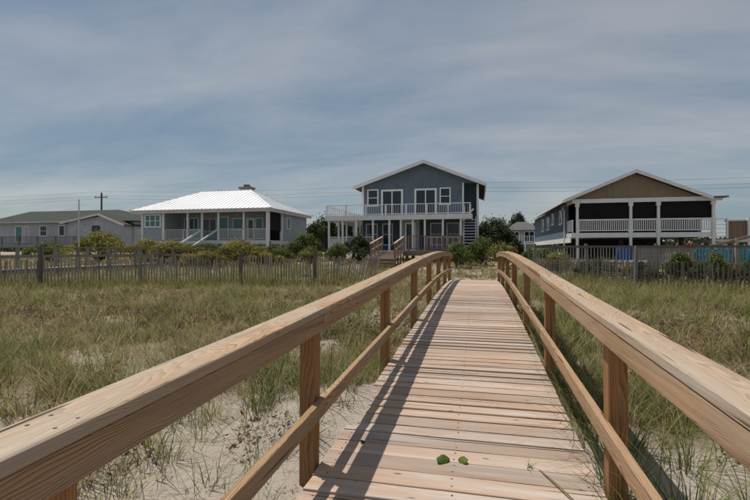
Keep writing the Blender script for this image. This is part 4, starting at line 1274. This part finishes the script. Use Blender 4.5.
S_ = [
 ('mounded yellow-green shrub behind the old boardwalk, right of the flagpole', -29.6, -24.0, 27.5, 2.80, 'yellow', 6500, .11),
 ('low yellow-brown shrub just left of the grey cottage', -24.4, -20.6, 27, 2.15, 'yellow', 4200, .10),
 ('small shrub below the bungalow at the left edge', -34.0, -30.0, 28, 2.1, 'green', 3400, .10),
 ('shrub in front of the cottage window, leftmost of the hedge', -22.0, -18.0, 26, 2.0, 'yellow', 5200, .09),
 ('hedge shrub below the cottage porch stairs', -19.6, -15.6, 26.6, 1.85, 'green', 5000, .09),
 ('tall hedge shrub below the cottage porch railing', -17.0, -12.9, 26, 2.0, 'yellow', 5400, .09),
 ('low hedge shrub under the cottage corner post', -14.9, -11.2, 27, 1.65, 'green', 4400, .09),
 ('low yellow-green shrub filling the hedge below the cottage stairs', -18.6, -14.8, 25.0, 1.42, 'yellow', 3600, .08),
 ('low yellow-green shrub at the right end of the cottage hedge', -14.6, -11.4, 25.4, 1.30, 'yellow', 3200, .08),
 ('dark leafy bush between the cottage and the blue house', -14.0, -10.9, 31, 2.6, 'green', 5200, .11),
 ('low brown-green shrub in the gap left of the blue house porch', -12.2, -9.9, 28.5, 1.5, 'yellow', 3000, .08),
 ('dark green bush below the left porch of the blue house', -9.3, -6.5, 29.5, 2.45, 'dark', 4800, .09),
 ('smaller bush in front of the blue house porch pilings', -9.7, -7.6, 27.5, 1.75, 'green', 2800, .08),
 ('low bush beyond the end of the boardwalk by the deck', -2.3, -0.1, 26.5, 1.78, 'green', 3600, .08),
 ('rounded bush beyond the boardwalk, right of the blue house', -0.9, 1.3, 28, 2.18, 'green', 4200, .09),
 ('spreading yellow-green bush left of the right railing end', 0.3, 2.4, 26, 1.75, 'yellow', 3600, .08),
 ('big bush in front of the far cottage', 0.3, 3.2, 33, 3.0, 'dark', 5000, .11),
 ('low spreading shrub behind the right railing end', 1.9, 4.6, 25.5, 1.5, 'green', 4000, .09),
 ('yellow-green shrub at the start of the yard fence', 2.5, 4.2, 20.5, 1.22, 'yellow', 3200, .07),
 ('dark shrub behind the right sand fence near its bend', 3.3, 5.0, 17.8, 0.98, 'dark', 3400, .06),
 ('shrub behind the right sand fence below the blue tarp', 5.0, 6.4, 17.9, 0.86, 'dark', 2800, .06),
 ('leafy green shrub standing above the right sand fence', 6.0, 7.4, 17.2, 1.26, 'green', 3800, .06),
 ('taller leafy shrub behind the right sand fence below the red cloth', 7.0, 8.2, 17.0, 1.28, 'green', 3800, .06),
 ('shrub behind the right sand fence below the turquoise cloths', 7.9, 9.6, 16.8, 1.02, 'dark', 3400, .06),
]
for i, (lab, x0, x1, uu, zt, kd, n_, lf) in enumerate(S_):
    bush('shrub', lab, 'shrub', None, x0, x1, uu, zt, 0, kd, n=int(n_ * 1.9), leaf=lf * 0.66, seed=i)
T_ = [
 ('dark tree beside the right wall of the cottage', -15.4, -11.0, 38, 4.5, 'dark', 6500, .14),
 ('second dark tree, just left of the blue house balcony', -13.6, -10.0, 42, 4.2, 'dark', 5000, .15),
 ('distant tree behind the gap between cottage and blue house', -23.5, -18.5, 58, 5.6, 'far', 4000, .22),
 ('dark tree crown close behind the right side of the blue house', -1.2, 4.2, 56, 5.4, 'far', 5200, .20),
 ('distant dark tree left of the far cottage roof', 1.6, 5.2, 70, 6.4, 'far', 2800, .22),
 ('tallest distant tree behind the far cottage', 3.6, 8.4, 74, 7.2, 'far', 4600, .24),
 ('distant tree between the far cottage and the stilt house', 7.8, 11.5, 76, 6.6, 'far', 2800, .22),
 ('distant tree behind the bungalow gable', -45.5, -39.5, 66, 5.4, 'far', 2400, .22),
]
for i, (lab, x0, x1, uu, zt, kd, n_, lf) in enumerate(T_):
    bush('tree', lab, 'tree', 'trees behind the houses', x0, x1, uu, zt, 0, kd, n=int(n_ * 1.6), leaf=lf * 0.75, seed=50 + i, trunk=1.0, lobes=12)
# far wooded strip along the horizon
V = []; pal = SH['far']
n = 26000
tx = rng.uniform(-260, 200, n); tu = 150 + rng.uniform(-8, 8, n)
th_ = 3.0 + 3.2 * fbm(tx * 0.06, tx * 0 + 2.0, 91)
tz = rng.uniform(0, 1, n) ** 0.7 * th_
c = np.stack([tx, tu, tz], 1)
t1 = rng.normal(0, 1, (n, 3)); t1 /= np.linalg.norm(t1, axis=1)[:, None]
t2 = np.cross(t1, rng.normal(0, 1, (n, 3))); t2 /= np.linalg.norm(t2, axis=1)[:, None]
s = rng.uniform(0.35, 0.8, n)[:, None]
V = np.stack([c - t1 * s, c + t2 * s * 0.6, c + t1 * s, c - t2 * s * 0.6], 1).reshape(-1, 3)
C_ = np.repeat(pal[rng.integers(0, 3, n)] * rng.uniform(0.7, 1.3, (n, 1)), 4, axis=0)
o = bpy.data.objects.new('distant_woods', np_mesh('distant_woods', V, np.arange(n * 4).reshape(n, 4), 'leaf', C_)); col.objects.link(o)
tag(o, 'distant dark wooded strip along the horizon', 'woods', kind='stuff')

# ------------------------------------------------------------------ leaves and a sprig on the planks
def leaf_thing(x, u, size, label, rot, cup=-0.16, shade=(0.075, 0.125, 0.022)):
    V = []; F = []
    n = 20; rings = 5
    V.append((0, 0, 0))
    for k in range(1, rings + 1):
        r = k / rings
        for i in range(n):
            a = 2 * math.pi * i / n
            rad = size * r * (1 + 0.13 * math.sin(a * 2 + size * 500) + 0.05 * math.sin(5 * a) + 0.10 * max(0, math.cos(a + 1.2)) ** 6)
            V.append((rad * math.cos(a), rad * math.sin(a) * 0.8, size * cup * r * r * (0.6 + 0.4 * math.cos(2 * a)) + 0.04 * size * r * math.sin(a * 3 + size * 900) - 0.10 * size * r * r * abs(math.sin(a))))
    for i in range(n):
        F.append((0, 1 + i, 1 + (i + 1) % n))
    for k in range(rings - 1):
        for i in range(n):
            a = 1 + k * n + i; b = 1 + k * n + (i + 1) % n
            F.append((a, a + n, b + n, b))
    me = bpy.data.meshes.new('fallen_leaf'); me.from_pydata(V, [], F)
    ca = me.color_attributes.new('tint', 'FLOAT_COLOR', 'POINT')
    for i in range(len(V)):
        q = random.uniform(0.75, 1.2)
        ca.data[i].color = (shade[0] * q, shade[1] * q, shade[2] * q, 1)
    me.polygons.foreach_set('use_smooth', [True] * len(me.polygons))
    me.materials.append(M['leaf'])
    o = bpy.data.objects.new('fallen_leaf', me)
    o.location = (x, u, deckz(u) + size * 0.52)
    o.rotation_euler = rot
    col.objects.link(o)
    tag(o, label, 'leaf', 'green leaves on the planks')
    md = o.modifiers.new('thick', 'SOLIDIFY'); md.thickness = 0.0015
    return o
leaf_thing(-0.19, 2.56, 0.038, 'round green leaf standing on the planks, left one of the pair', (R(38), R(10), R(20)), shade=(0.10, 0.155, 0.025))
leaf_thing(-0.085, 2.585, 0.031, 'squarish green leaf on the planks, right one of the pair', (R(34), R(-14), R(-25)), shade=(0.15, 0.19, 0.03))
leaf_thing(-0.695, 2.70, 0.018, 'tiny dark green leaf in the railing shadow on the planks', (R(40), R(10), R(60)), shade=(0.04, 0.07, 0.015))
sp = empty('grass_sprig', (0.30, 2.58, deckz(2.58)), 'small green grass sprig with a bent stalk lying on the planks', 'grass sprig')
m = MB()
z = deckz(2.5)
m.tube([(0.325, 2.585, z + 0.006), (0.36, 2.50, z + 0.012), (0.40, 2.41, z + 0.012), (0.445, 2.31, z + 0.006)], [0.0028, 0.004, 0.0045, 0.004], 5)
M['stalk'] = plain('dry_stalk', (0.17, 0.15, 0.055), 0.8, 0.2)
m.build('stalk', 'stalk', sp)
r_ = np.random.default_rng(3)
nB = 9
V, T, CC = blades(np.stack([0.28 + r_.uniform(-.02, .02, nB), 2.60 + r_.uniform(-.012, .012, nB), np.full(nB, z)], 1), r_.uniform(.03, .07, nB), np.full(nB, .006), r_.uniform(0, 6.28, nB), r_.uniform(.3, 1.0, nB), r_.uniform(.1, .6, nB), GREEN[r_.integers(0, 4, nB)] * 1.2, 3)
o = bpy.data.objects.new('blades', np_mesh('blades', V - np.array([0.30, 2.58, deckz(2.58)]), T, 'grass', CC)); col.objects.link(o); o.parent = sp
